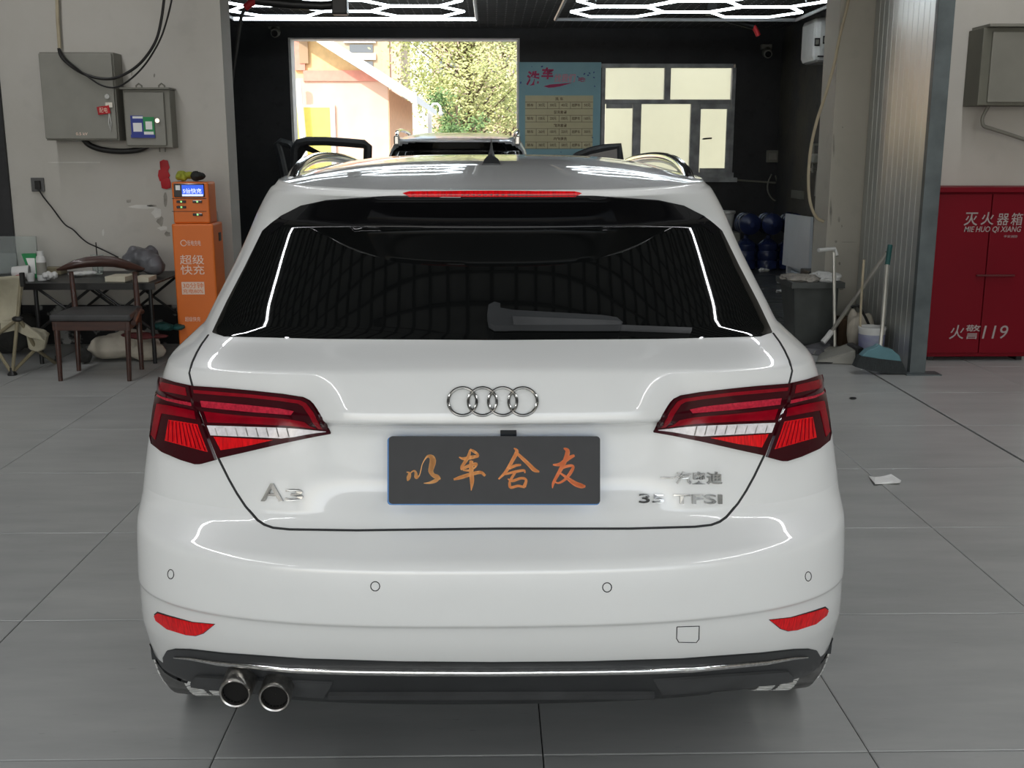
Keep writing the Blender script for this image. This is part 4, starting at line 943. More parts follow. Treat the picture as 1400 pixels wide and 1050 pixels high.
# spray can etc
c = Vector((on_table(58, 7.52), 7.52, T0)); t = root('spray_can', 'white and grey spray can standing on the folding table', 'can', *c)
b = MB(); b.lathe([(.001, 0), (.031, 0), (.033, .006), (.033, .15), (.026, .168), (.018, .172)], c, n=20); b.build('body', 'white_plastic', t, smooth=True)
b = MB(); b.lathe([(.0335, .04), (.0338, .045), (.0338, .12), (.0335, .125)], c, n=20); b.build('label_band', 'steel_grey2', t)
b = MB(); b.lathe([(.022, .17), (.022, .20), (.001, .203)], c, n=16); b.build('cap', 'white_plastic', t, smooth=True)
c = Vector((on_table(42, 7.66), 7.66, T0)); b = MB()
b.prism([(c.x-.05, 7.66, T0+.17), (c.x+.05, 7.66, T0+.17), (c.x+.05, 7.66, T0), (c.x-.0, 7.66, T0)], (0, .05, 0)); t = b.build('can', 'green', label='green and white tin beside the spray can', cat='can')
b = MB(); b.prism([(c.x-.02, 7.658, T0+.14), (c.x+.04, 7.658, T0+.14), (c.x+.04, 7.658, T0+.03), (c.x+.01, 7.658, T0+.03)], (0, .002, 0)); b.build('tin_label', 'print_white', t)
def cup(name, px, y, r, h, m, label, tilt=None):
    c = Vector((on_table(px, y), y, T0)); b = MB()
    if tilt: b.lathe([(.001, 0), (r*.8, 0), (r, h), (r*.93, h), (r*.74, .005), (.001, .006)], c+Vector((0, 0, r)), tilt, 18)
    else: b.lathe([(.001, 0), (r*.8, 0), (r, h), (r*.93, h), (r*.74, .005), (.001, .006)], c, n=18)
    lo = min(v.z for v in b.v)
    for v in b.v: v.z += T0-lo
    return b.build(name, m, smooth=True, label=label, cat='cup')
cup('paper_roll', 18, 7.56, .05, .11, 'white_plastic', 'white paper roll lying at the left end of the folding table', Vector((1, .2, 0)))
cup('plastic_cup', 42, 7.46, .028, .055, 'white_plastic', 'small white cup in front of the green tin')
c = cup('drink_cup', 135, 7.9, .045, .14, 'acrylic', 'clear drink cup with a straw, behind the wooden chair')
q = Vector((on_table(135, 7.9), 7.9, T0)); b = MB(); b.tube([q+Vector((0, 0, .01)), q+Vector((0, 0, .23))], .004, 6); b.build('straw', 'cable_black', c)
lump('crumpled_tissue', 'white_plastic', (on_table(69, 7.52), 7.52, T0), (.11, .09, .07), 'crumpled white tissue right of the spray can', 'tissue', 6, 3, jit=.2)
lump('red_cloth', 'red_cloth', (on_table(27, 7.5), 7.5, T0), (.10, .08, .05), 'red and white rag beside the paper roll', 'rag', 4, 13)
b = MB(); b.box(on_table(62, 7.9), on_table(87, 7.9), 7.86, 7.98, T0, T0+.05); b.build('wooden_block', 'tan_tube', bevel=.003, label='brown wooden block at the back of the folding table', cat='block')
for i, (px0, px1, y, z, lb) in enumerate(((150, 178, 7.5, .035, 'thick cream paper stack on the table behind the chair back'), (187, 208, 7.48, .03, 'cream notebook at the right end of the folding table'), (176, 186, 7.74, .02, 'thin cream leaflet between the two paper stacks'))):
    b = MB(); b.box(on_table(px0, y), on_table(px1, y), y-.08, y+.1, T0, T0+z, Matrix.Rotation(.08*(i-1), 3, 'Z')); b.build('paper_stack', 'paper', label=lb, cat='papers')
lump('snack_wrapper', 'white_plastic', (on_table(112, 7.76), 7.76, T0), (.24, .1, .04), 'flat white wrapper in the middle of the folding table', 'wrapper', 7, 23, jit=.2)
c = Vector((on_table(199, 7.80), 7.80, T0)); lump('plastic_bag', 'grey_bag', c, (.29, .26, .24), 'bulging grey plastic bag at the right end of the folding table', 'bag', 9, 31, jit=.12)
for i, (r, lb) in enumerate((((0, 323, 50, 352), 'large clear acrylic sheet leaning on the wall behind the table'), ((0, 346, 22, 366), 'small clear acrylic sheet in front of the larger sheet'))):
    a = wrect(*r, 7.98-.05*i); b = MB(); b.box(a[0]-.4, a[1], 7.98-.05*i, 7.99-.05*i, T0, a[3]); b.build('acrylic_sheet', 'acrylic', label=lb, cat='sheet')
# wooden chair
def fl(px, py): return at_z(px, py, 0)
f1, f2 = fl(83, 521), fl(177, 521); r1, r2 = fl(108, 507), fl(194, 505)
t = root('wooden_chair', 'dark red wooden chair with a black seat and a curved top rail', 'chair', (f1.x+f2.x)/2, (f1.y+r1.y)/2)
zs = .43
fl1, fl2 = at_y(77, 440, f1.y), at_y(174, 440, f2.y); rr1, rr2 = at_y(100, 430, r1.y), at_y(190, 428, r2.y)
zs = fl1.z
yr = (r1.y+r2.y)/2+.12
for a_, b_ in ((f1, fl1), (f2, fl2)): b = MB(); b.tube([a_, Vector((b_.x, b_.y, zs))], [.014, .020], 10); b.build('leg', 'dark_wood', t, smooth=True)
for px0, py0, px1, pxt in ((108, 507, 104, 97), (194, 505, 189, 184)):
    g0 = at_z(px0, py0, 0); top = at_y(pxt, 372, g0.y+.10); mid = at_y(px1, 430, g0.y)
    b = MB(); b.tube([g0, Vector((mid.x, g0.y, zs)), Vector((top.x, g0.y+.10, top.z))], [.015, .020, .015], 10); b.build('leg', 'dark_wood', t, smooth=True)
ytop = r1.y+.10
sp = [(fl1.x-.035, fl1.y-.03), (fl2.x+.03, fl2.y-.03), (rr2.x+.02, r2.y+.02), (rr1.x-.01, r1.y+.02)]
b = MB(); b.prism([(x, y, zs+.005) for x, y in sp], (0, 0, .045)); b.build('seat', 'seat_black', t, bevel=.014)
b = MB(); b.prism([(x+(.012 if i in (0, 3) else -.012), y+(.012 if i < 2 else -.01), zs-.055) for i, (x, y) in enumerate(sp)], (0, 0, .06)); b.build('apron', 'dark_wood', t, bevel=.004)
cr = [(78, 366, -.10, .006), (88, 363, -.05, .016), (104, 358, 0, .026), (120, 355, .015, .031), (138, 354, .02, .033), (156, 355, .015, .031), (172, 359, 0, .026), (188, 363, -.05, .017), (197, 365, -.10, .006)]
b = MB(); b.tube([at_y(px, py+3, ytop+dy) for px, py, dy, r in cr], [r for *_, r in cr], 10, flat=1.15); b.build('top_rail', 'dark_wood', t, smooth=True)
b = MB(); p = at_y(187, 431, f2.y+.1); b.tube([Vector((rr2.x+.02, r2.y, zs+.01)), Vector((rr2.x+.03, r2.y-.12, zs+.03)), Vector((fl2.x+.03, f2.y+.02, zs-.01))], [.018, .024, .018], 8); b.build('seat_corner', 'dark_wood', t, smooth=True)
# camp chair at the left edge
ft = fl(18, 513); t = root('camp_chair', 'folding camp chair with cream canvas and tan tubes at the left edge', 'chair', ft.x-.15, ft.y+.2)
def pt3(px, py, y): return at_y(px, py, y)
yc = ft.y
hubp = pt3(24, 436, yc)
for i, seg in enumerate((((17, 511, yc), (24, 436, yc)), ((24, 436, yc), (29, 378, yc+.02)), ((24, 436, yc), (-20, 470, yc+.05)), ((17, 511, yc), (-15, 462, yc+.1)), ((17, 509, yc), (46, 480, yc+.15)), ((46, 480, yc+.15), (66, 456, yc+.3)), ((27, 436, yc), (50, 478, yc+.15)), ((50, 478, yc+.15), (78, 498, yc+.42)))):
    b = MB(); b.tube([pt3(*seg[0]), pt3(*seg[1])], .012, 8); b.build('tube', 'tan_tube', t, smooth=True)
for px, py, dy in ((17, 512, 0), (79, 499, .42)):
    c = pt3(px, py, yc+dy); b = MB(); b.lathe([(.001, 0), (.03, 0), (.03, .012), (.014, .03), (.012, .05)], (c.x, c.y, max(0.0, c.z-.02)), n=14); b.build('foot', 'black_metal', t)
b = MB(); b.sph(hubp, .028, 1.4, 1, .7, 10); b.build('hub', 'black_metal', t, smooth=True)
pbox(26.5, 373, 32, 392, yc-.015, .03, 'pocket', 'black_cloth', t, .003)
vs = []; nu, nv = 10, 12
for i in range(nu+1):
    for j in range(nv+1):
        u = i/nu; v = j/nv
        pxr = 33-6*v-(3*v*v); pxl = -45; pyt = 376*(u)+384*(1-u); pyb = 436*(u)+450*(1-u)
        px = pxl+(pxr-pxl)*u; py = pyt+(pyb-pyt)*v
        vs.append(at_y(px, py, yc+.05+.10*sin(pi*u)*sin(pi*v)))
b = MB(); b.add(vs, [(i*(nv+1)+j, (i+1)*(nv+1)+j, (i+1)*(nv+1)+j+1, i*(nv+1)+j+1) for i in range(nu) for j in range(nv)])
o = b.build('backrest', 'canvas', t, smooth=True); sm = o.modifiers.new('thick', 'SOLIDIFY'); sm.thickness = .006
pk = [(34, 455), (40, 448), (60, 452), (64, 460), (60, 478), (50, 482), (38, 478)]
b = MB(); b.prism([at_y(x, y, yc+.12) for x, y in pk], (0, .05, 0)); b.build('side_pouch', 'canvas', t, bevel=.015)
st_ = [(0, 440), (26, 438), (52, 456), (60, 466), (40, 462), (20, 452), (0, 456)]
b = MB(); b.prism([at_y(x, y, yc+.03) for x, y in st_], (0, .03, 0)); b.build('seat_sling', 'canvas', t, bevel=.006)
# things under and beside the table
c = at_z(60, 470, .0); lump('black_bag', 'black_cloth', (c.x+.02, 7.75, 0), (.42, .25, .33), 'dark bag on the floor under the left end of the folding table', 'bag', 8, 41)
c = fl(170, 496); lump('white_sack', 'sack', (at_y(172, 490, 7.55).x, 7.5, 0), (.62, .30, .22), 'off-white cloth sack lying on the floor behind the wooden chair', 'sack', 12, 51, jit=.06)
lump('maroon_strap', 'maroon', (at_y(205, 480, 7.5).x, 7.42, .17), (.40, .14, .05), 'maroon straps draped over the white sack', 'strap', 8, 61)
lump('teal_cloth', 'teal', (at_y(226, 475, 7.5).x, 7.62, .19), (.26, .2, .07), 'teal cloth on top of the sack beside the orange kiosk', 'cloth', 6, 71)
lump('olive_rag', 'black_cloth', (at_y(117, 495, 7.4).x, 7.4, 0), (.12, .1, .14), 'dark olive rag at the left end of the white sack', 'rag', 5, 81)
# ================================================================ WASH BAY
M['tube_lit'] = mat('lit_led_tube', (1, 1, 1), .4, var=.01, emit=(.86, .95, 1), estr=8)
M['lamp_frame'] = mat('pale_lamp_frame', (.6, .62, .65), .4, .2, var=.1)
Zh = 2.82
def hexlight(xc0, yfar, label, n=3):
    e = .47; t = root('hexagon_light', label, 'ceiling light', xc0+.69, yfar-1.2, Zh, 'honeycomb ceiling lights')
    hh = e*sqrt(3)/2; done = set(); cells = []
    for k in range(3):
        for r in range(3 if k % 2 == 0 else 2):
            cells.append((xc0+k*1.5*e, yfar-hh-(0 if k % 2 == 0 else hh)-r*2*hh))
    for cx, cy in cells:
        P = [(cx+e*cos(R_(60*q)), cy+e*sin(R_(60*q))) for q in range(6)]
        for q in range(6):
            a_, b_ = P[q], P[(q+1) % 6]; key = tuple(sorted(((round(a_[0], 2), round(a_[1], 2)), (round(b_[0], 2), round(b_[1], 2)))))
            if key in done: continue
            done.add(key); b = MB(); b.tube([(a_[0], a_[1], Zh), (b_[0], b_[1], Zh)], .013, 6); b.build('led_tube', 'tube_lit', t)
    x0, x1 = xc0-e-.12, xc0+3*e+e+.12; y0, y1 = yfar-6*hh-.15, yfar+.25
    for a_, b_ in (((x0, y1), (x1, y1)), ((x0, y0), (x1, y0)), ((x0, y0), (x0, y1)), ((x1, y0), (x1, y1))):
        b = MB(); b.tube([(a_[0], a_[1], Zh), (b_[0], b_[1], Zh)], .018, 6); b.build('frame_bar', 'tube_lit' if b_[1] == y1 == a_[1] and xc0 < 0 else 'lamp_frame', t)
    for x in (x0+.3, x1-.3):
        b = MB(); b.cyl((x, (y0+y1)/2, Zh), (x, (y0+y1)/2, 3.06), .006, n=6); b.build('hanger', 'lamp_frame', t)
hexlight(-2.15, 11.85, 'honeycomb light of white tubes on the ceiling above the gateway, left one')
hexlight(1.28, 11.85, 'honeycomb light of white tubes on the ceiling above the window, right one')
# swing arms with red elbows
def boom(label, pts, elbow, drop, Y, grp=None):
    t = root('wash_boom', label, 'swing arm', *at_y(*pts[0], Y))
    c = at_y(*pts[0], Y); b = MB(); b.box(c.x-.06, c.x+.06, Y-.06, Y+.06, c.z-.08, 3.06); b.build('swivel', 'black_metal', t, bevel=.01)
    b = MB(); b.tube([at_y(*p, Y) for p in pts], .035, 10); b.build('arm', 'black_metal', t, smooth=True)
    b = MB(); b.tube([at_y(*p, Y) for p in elbow], .028, 10); b.build('elbow', 'red_cloth', t, smooth=True)
    if drop: b = MB(); b.tube([at_y(*p, Y) for p in drop], .014, 8); b.build('hose', 'cable_black', t, smooth=True)
boom('black ceiling swing arm with a red elbow and hanging black hose, upper left', [(465, 6), (440, 8), (400, 6), (350, 1)], [(350, 1), (342, 5), (335, 11)], [(335, 11), (330, 22), (326, 50), (321, 85), (315, 125), (307, 165), (300, 200)], 8.95)
boom('grey ceiling swing arm with a short red tip, upper right', [(973, 10), (978, 20), (1000, 28), (1030, 36)], [(1030, 36), (1034, 42), (1037, 49)], None, 12.35)
# security cameras
for i, (px, py, lb, s) in enumerate(((376, 38, 'small security camera on the back wall left of the gateway', 1), (1048, 66, 'small white security camera on the back wall right of the window', -1))):
    c = at_y(px, py, YB-.02); t = root('security_camera', lb, 'camera', c.x, YB, c.z)
    m = 'steel_grey' if i == 0 else 'steel_grey2'
    b = MB(); b.box(c.x-.08, c.x+.06, YB-.08, YB-.001, c.z-.02, c.z+(.04 if i == 0 else .05)); b.build('bracket', m, t, bevel=.01)
    b = MB(); b.tube([c+Vector((0, -.06, -.03)), c+Vector((s*.04, -.16, -.07)), c+Vector((s*.05, -.3, -.10))], [.05, .06, .055], 12); b.build('camera_body', m, t, smooth=True)
    b = MB(); b.cyl(c+Vector((s*.05, -.3, -.10)), c+Vector((s*.052, -.32, -.105)), .04, n=12); b.build('lens', 'black_gloss', t)
# poster with the price table
M['poster_blue'] = mat('sky_blue_poster', (.24, .46, .54), .5, var=.10, scale=2.5, c2=(.30, .54, .60)); M['poster_cream'] = mat('cream_table', (.70, .65, .42), .6, var=.04)
M['magenta'] = mat('magenta_print', (.45, .01, .10), .5, var=.03); M['brown_p'] = mat('brown_print', (.16, .10, .05), .6, var=.03); M['print_pink'] = mat('pink_white_print', (.72, .30, .38), .6, var=.03)
Yp = YB-.04; a = wrect(709.5, 85, 821, 215, Yp)
t = root('price_poster', 'blue car-wash price poster between the gateway and the window', 'poster', (a[0]+a[1])/2, Yp, .9)
b = MB(); b.box(a[0], a[1], Yp, YB-.001, .9, a[3]); b.build('board', 'poster_blue', t)
def wtp(s, m, x0, y0, x1, y1, **k): return wt('poster_text', s, m, t, x0, y0, x1, y1, Yp-.001, **k)
wtp('洗', 'magenta', 719.5, 97, 737.5, 117, bold=.035, shear=.15); wtp('车', 'magenta', 740, 92, 757, 108.5, bold=.035, shear=.1)
wtp('找我们', 'print_pink', 757.5, 101, 787, 112.5, bold=.02, shear=.15); wtp('吧!', 'magenta', 791, 106, 800, 112, bold=.02)
b = MB(); b.prism([at_y(x, y, Yp-.003) for x, y in ((743, 118), (752, 115.5), (765, 114.5), (783, 113), (766, 118), (757, 119.5), (750, 120))], (0, .002, 0)); b.build('swoosh', 'magenta', t)
rows = ['洗 车', '普洗套餐', '精洗套餐', '内饰清洗']
prices = [['轿车', '30元', '300元', '40元', '越野车', '50元'], ['轿车', '108元', '200元', '188元', '越野车', '168元'], ['轿车', '260元', '100元', '320元', '越野车', '300元'], ['轿车', '380元', '500元', '580元', '越野车', '450元']]
pt_ = pbox(718, 130.5, 810.5, 203.5, Yp-.002, .002, 'price_table', 'poster_cream', t, 0)
for i in range(4):
    y = 130.5+i*18.2
    wt('table_text', rows[i], 'brown_p', pt_, 757 if i else 759, y+2.4, 775 if i else 770, y+6.9, Yp-.003, bold=.02)
    for j in range(6):
        w = 4.4 if j != 4 else 5.6; cx = 725+j*15.6
        wt('table_text', prices[i][j], 'brown_p', pt_, cx-w, y+11, cx+w, y+15.4, Yp-.003, bold=.015)
    b = MB()
    for yy in (y+9, y+18.2): q = wrect(718, yy-.25, 810.5, yy+.25, Yp-.003); b.box(q[0], q[1], Yp-.0035, Yp-.0025, q[2], q[3])
    for j in range(1, 6): q = wrect(717.5+j*15.6-.25, y+9, 717.5+j*15.6+.25, y+18.2, Yp-.003); b.box(q[0], q[1], Yp-.0035, Yp-.0025, q[2], q[3])
    b.build('rule_lines', 'brown_p', pt_)
rnd = random.Random(2)
b = MB()
for px, py in ((741, 91), (727, 91), (799, 101), (806, 100), (812, 99), (812, 106), (813, 118), (804, 103), (712, 113), (810, 188), (767, 208), (790, 105)):
    c = at_y(px, py, Yp-.002); s_ = rnd.uniform(.006, .014); b.box(c.x-s_, c.x+s_, Yp-.003, Yp-.001, c.z-s_*.6, c.z+s_*.6, Matrix.Rotation(rnd.uniform(0, 3), 3, 'Y'))
b.build('confetti', 'qr_blue', t)
# back wall socket box with loop of hose
Yx = YB-.06; a = wrect(1048.5, 205.5, 1065, 222, Yx); t = root('socket_box', 'small grey socket box in the dark back corner, right of the window', 'socket', (a[0]+a[1])/2, YB, a[2])
b = MB(); b.box(a[0], a[1], Yx, YB-.001, a[2], a[3]); b.build('box', 'steel_grey', t, bevel=.008)
pbox(1052, 209, 1062, 219, Yx-.03, .03, 'plug', 'steel_grey2', t, .01)
px_tube('thin_hose', [(1055, 238), (1050, 250), (1050, 262), (1056, 272), (1063, 274), (1067, 265), (1063, 250), (1060, 240)], YB-.05, .010, 'steel_grey', 'loop of thin grey hose hanging below the socket box', 'hose')
b = MB(); q0, q1 = at_y(1006, 246, YB-.02), at_y(1062, 250, YB-.02); b.tube([q0, q1], .014, 6); b.build('wall_pipe', 'steel_grey', label='thin grey pipe running from the window sill to the corner', cat='pipe')
# white wall unit with three windows
Yu = 11.9; a = wrect(1114, 22, 1158, 84, Yu); t = root('wall_unit', 'white wall unit with three dark gauges, high on the right bay wall', 'wall unit', 3.7, Yu+.2, a[2])
b = MB(); b.box(a[0], 3.895, Yu, Yu+.55, a[2], a[3]); b.build('housing', 'white_plastic', t, bevel=.06)
for px in (1117.5, 1129, 1140.5):
    fr = pbox(px-3.6, 52-(px-1117)*.26, px+3.6, 63-(px-1117)*.26, Yu-.012, .014, 'gauge_frame', 'black_metal', t, .004); pbox(px-2.2, 54-(px-1117)*.26, px+2.2, 61-(px-1117)*.26, Yu-.018, .008, 'gauge_face', 'steel_grey2', fr, 0)
pbox(1118, 76, 1150, 78, Yu-.006, .01, 'grille_slot', 'gap', t, 0)
px_tube('beige_hose', [(1164, -30), (1159, 5), (1148, 50), (1141, 85), (1130, 125), (1117, 165), (1109, 200), (1105.5, 235), (1106, 265), (1110, 285), (1117, 298), (1126, 303)], YP-.05, .012, 'pipe_beige', 'long beige hose hanging in front of the right bay wall', 'hose', 8)
# tools hanging on the right bay wall
Yt = 11.4
def tool(name, label, r, m, cat='tool', d=.06):
    return pbox(*r, Yt, d, name, m, bevel=.012, label=label, cat=cat)
t = root('tool_rack', 'grey tool rack fixed to the right bay wall behind the beige hose', 'rack', 3.6, Yt, at_y(1122, 236, Yt).z)
a = wrect(1110, 196, 1135, 199, Yt); b = MB(); b.box(a[0], 3.9, Yt, Yt+.08, a[2], a[3]); b.build('shelf_bar', 'steel_grey', t)
a = wrect(1110, 230, 1135, 234, Yt); b = MB(); b.box(a[0], 3.9, Yt, Yt+.08, a[2], a[3]); b.build('shelf_bar', 'steel_grey', t)
for px in (1112, 1124, 1133): b = MB(); q = at_y(px, 198, Yt-.01); q2 = at_y(px-1, 236, Yt-.01); b.tube([q, q2], .012, 6); b.build('upright', 'steel_grey', t)
pbox(1110.5, 210, 1120, 224, Yt-.08, .07, 'spray_bottle', 'steel_grey2', None, .02, label='pale grey bottle hanging in the tool rack', cat='bottle')
b = MB(); b.tube([at_y(1134, 202, Yt-.06), at_y(1131, 213, Yt-.06), at_y(1128, 220, Yt-.06)], [.035, .04, .02], 10); b.build('white_brush', 'white_plastic', smooth=True, label='white brush hanging at the right end of the tool rack', cat='brush')
b = MB(); q = at_y(1119, 240, Yt-.05); b.tube([at_y(1119, 231, Yt+.03), at_y(1117, 268, Yt+.03)], [.02, .03], 8); b.build('grey_lance', 'steel_grey2', smooth=True, label='short grey pressure-washer lance hanging from the rack', cat='tool')
b = MB(); b.tube([at_y(1129, 232, Yt+.02), at_y(1128, 262, Yt+.02), at_y(1130, 288, Yt+.02)], [.03, .05, .04], 8); b.build('black_brush', 'black_cloth', smooth=True, label='long black brush hanging below the tool rack', cat='brush')
b = MB(); b.tube([at_y(1133, 231, Yt+.02), at_y(1133, 246, Yt+.02)], [.02, .015], 8); b.build('blue_clip', 'qr_blue', smooth=True, label='small blue clip on the tool rack', cat='clip')
# wall outlet on right bay wall
b = MB(); q = at_x(1092, 266, 3.9); b.box(3.87, 3.899, q.y-.25, q.y+.25, q.z-.05, q.z+.05); b.build('wall_outlet', 'steel_grey', label='flat grey outlet low on the right bay wall', cat='socket')
# leaning white panel
P = [at_y(1073, 362, 11.9), at_y(1109, 373, 10.4), at_y(1112.5, 297, 10.65), at_y(1077.5, 292, 12.15)]
M['panel_white'] = mat('bluish_white_panel', (.42, .45, .47), .45, var=.08, scale=3)
nrm_ = (P[1]-P[0]).cross(P[3]-P[0]).normalized()*.03
b = MB(); b.hexa(P, [p+nrm_ for p in P]); t = b.build('leaning_board', 'panel_white', bevel=.004, label='pale rectangular panel leaning against the right bay wall', cat='panel')
for px, py in ((1078, 376), (1097, 375)):
    q = at_y(px, py-8, 10.9 if px > 1090 else 11.6); b = MB(); b.box(q.x-.02, q.x+.02, q.y-.02, q.y+.02, .004, q.z+.12); b.build('panel_support', 'panel_white', t)
b = MB(); q = at_y(1116, 305, 10.9); b.box(q.x-.02, q.x+.1, 10.9, 11.0, .004, q.z); b.build('dark_board', 'steel_grey', label='narrow grey board standing behind the pale panel', cat='board')
# stack of water bottles and things in the back corner
M['bottle_blue'] = mat('blue_water_bottle', (.02, .03, .09), .2, trans=.2, var=.2)
def jug(x, y, z, label, lying=False):
    b = MB(); prof = [(.001, 0), (.12, 0), (.135, .015), (.135, .10), (.125, .115), (.135, .13), (.135, .22), (.125, .235), (.135, .25), (.13, .31), (.07, .36), (.03, .38), (.03, .42), (.001, .42)]
    if lying: b.lathe(prof, (x, y+.2, z+.135), Vector((0, -1, 0)), 18)
    else: b.lathe(prof, (x, y, z), n=18)
    return b.build('water_bottle', 'bottle_blue', smooth=True, label=label, cat='bottle', group='blue water bottles stacked in the back corner')
xs = [at_y(px, 350, 13.4).x for px in (1022, 1037, 1052)]
xs = [xs[0]-.03, xs[0]+.245, xs[0]+.52]
for i, x in enumerate(xs): jug(x, 13.4, .005, ['blue water bottle on the floor, left one of the bottom row', 'blue water bottle on the floor, middle one of the bottom row', 'blue water bottle on the floor, right one of the bottom row'][i])
for i, x in enumerate(xs[:3]): jug(x+.02, 13.4, .43, ['blue water bottle lying on the upper row, left one', 'blue water bottle lying on the upper row, middle one', 'blue water bottle lying on the upper row, right one beside the pale panel'][i], True)
q0 = at_y(985, 330, 13.6); q1 = at_y(1012, 330, 13.6)
b = MB(); zc = at_y(998, 318, 13.6).z; b.box(q0.x, q1.x, 13.6, 14.2, .004, zc); t = b.build('low_cabinet', 'steel_grey', bevel=.01, label='low grey cabinet under the white bucket in the back corner', cat='cabinet')
q = at_y(991, 318, 13.7); zb_ = zc+.002; hh_ = at_y(991, 289, 13.7).z-zb_
t = root('lidded_bucket', 'white lidded bucket on the low cabinet in the back corner', 'bucket', q.x, 13.85, zb_)
b = MB(); b.lathe([(.001, 0), (.12, 0), (.145, hh_-.03)], (q.x, 13.85, zb_), n=24); b.build('body', 'white_plastic', t, smooth=True)
b = MB(); b.lathe([(.15, hh_-.035), (.158, hh_-.03), (.158, hh_-.004), (.15, hh_), (.001, hh_)], (q.x, 13.85, zb_), n=24); b.build('lid', 'white_plastic', t, smooth=True)
for i, (px, py, s_, lb) in enumerate(((1043, 372, .05, 'white paper scrap on the grating in front of the water bottles'), (1068, 388, .04, 'white paper scrap on the grating left of the bin'), (1064, 401, .035, 'nearest white scrap on the grating'))):
    q = at_z(px, py, .005); lump('paper_scrap', 'white_plastic', (q.x, q.y, .005), (s_*3, s_*2, s_*1.3), lb, 'paper', 4, 90+i, jit=.3)
for i, (x0, y0, x1, y1) in enumerate(((1084, 366, 1115, 379), (1080, 371, 1110, 384))):
    p0, p1 = at_z(x0, y0, .04), at_z(x1, y1, .04); b = MB(); b.tube([p0, p1], .03, 6); b.build('white_rail', 'panel_white', label=['pale rail lying on the grating beside the pale panel, rear one', 'pale rail lying on the grating beside the pale panel, front one'][i], cat='rail', group='rails lying by the pale panel')
b = MB(); q = at_y(1105, 372, 10.2)
for k in range(3): b.box(q.x-.02, q.x+.32, 10.15, 10.45, .01+k*.11, .09+k*.11)
for i in range(3):
    b = MB(); b.box(q.x-.02, q.x+.30, 10.1, 10.4, .01+i*.115, .105+i*.115); b.build('dark_tray', 'black_metal', bevel=.01, label=['black tray beside the pale panel, bottom of three', 'black tray beside the pale panel, middle of three', 'black tray beside the pale panel, top of three'][i], cat='tray', group='black trays stacked by the pillar')
# ================================================================ RIGHT SIDE
q0, q1 = at_y(1091, 480, 7.9), at_y(1146, 480, 7.9); zb2 = at_y(1120, 389, 7.9).z; w0, w1 = at_y(1086, 388, 7.85).x, at_y(1163, 388, 7.85).x
M['bin_grey'] = mat('dark_grey_bin', (.05, .055, .052), .45, var=.2)
t = root('waste_bin', 'square dark grey waste bin heaped with paper, in front of the pillar', 'bin', (q0.x+q1.x)/2, 8.14)
b = MB(); b.hexa([(q0.x, 7.99, 0), (q1.x, 7.99, 0), (q1.x, 8.27, 0), (q0.x, 8.27, 0)], [(w0+.02, 7.94, zb2), (w1-.05, 7.94, zb2), (w1-.05, 8.34, zb2), (w0+.02, 8.34, zb2)]); b.build('body', 'bin_grey', t, bevel=.02)
b = MB()
for r in ((w0, w1-.02, 7.91, 7.94), (w0, w1-.02, 8.34, 8.37), (w0, w0+.03, 7.94, 8.34), (w1-.05, w1-.02, 7.94, 8.34)): b.box(r[0], r[1], r[2], r[3], zb2-.03, zb2+.012)
b.build('rim', 'bin_grey', t)
M['trash'] = mat('grey_waste_paper', (.30, .28, .25), .8, var=.5, scale=5)
for i, (px, py, d, m, lb) in enumerate(((1098, 382, (.32, .2, .07), 'trash', 'crumpled brown-grey paper overflowing the left side of the bin'), (1130, 384, (.30, .22, .09), 'white_plastic', 'crumpled white paper heaped on the right of the bin'))):
    lump('waste_paper', m, (at_y(px, py, 8.05).x, 8.14, zb2-.02), d, lb, 'paper', 9, 110+i, jit=.3)
# leaning poles
M['alu'] = mat('pale_aluminium_pole', (.55, .53, .47), .3, .6, var=.1)
def stick(pts, r, m='alu'):
    b = MB(); b.tube([at_y(*p) for p in pts], r, 8); return b
t = root('floor_squeegee', 'upright floor squeegee leaning on the bin, pale pole with a cross bar on top', 'squeegee', *at_z(1141, 482, 0))
yq = at_z(1141, 482, 0).y
stick([(1141.5, 480, yq), (1140, 345, yq+.12)], .0125).build('pole', 'alu', t, smooth=True)
stick([(1119, 342, yq+.05), (1141, 340, yq+.12), (1144, 349, yq+.12)], .014).build('cross_bar', 'white_plastic', t, smooth=True)
q = at_z(1140, 484, 0); b = MB(); b.hexa([(q.x-.17, yq-.10, .002), (q.x+.07, yq-.10, .002), (q.x+.09, yq+.03, .002), (q.x-.09, yq+.03, .002)], [(q.x-.15, yq-.09, .035), (q.x+.06, yq-.09, .035), (q.x+.07, yq+.02, .045), (q.x-.08, yq+.02, .045)]); b.build('blade_head', 'steel_grey2', t, bevel=.008)
ym = 7.76
t = root('flat_mop', 'grey-headed flat mop with a pale pole slanting up to the silver wall', 'mop', *at_z(1126, 478, 0))
b = stick([(1127, 466, ym-.02), (1137, 453, ym+.0), (1213, 345, 7.36)], .015); b.build('pole', 'alu', t, smooth=True)
b = stick([(1125, 468, ym-.03), (1131, 461, ym-.02), (1137, 453, ym)], .021); b.build('socket', 'white_plastic', t, smooth=True)
q = at_z(1112, 482, 0); q2 = at_z(1140, 476, 0); b = MB(); b.hexa([(q.x-.12, q.y-.0, .002), (q.x+.02, q.y-.16, .002), (q2.x+.02, q2.y-.08, .002), (q2.x-.02, q2.y+.08, .002)], [(q.x-.10, q.y+.02, .04), (q.x+.02, q.y-.12, .04), (q2.x+.0, q2.y-.04, .06), (q2.x-.02, q2.y+.06, .06)]); b.build('mop_head', 'grey_bag', t, bevel=.012)
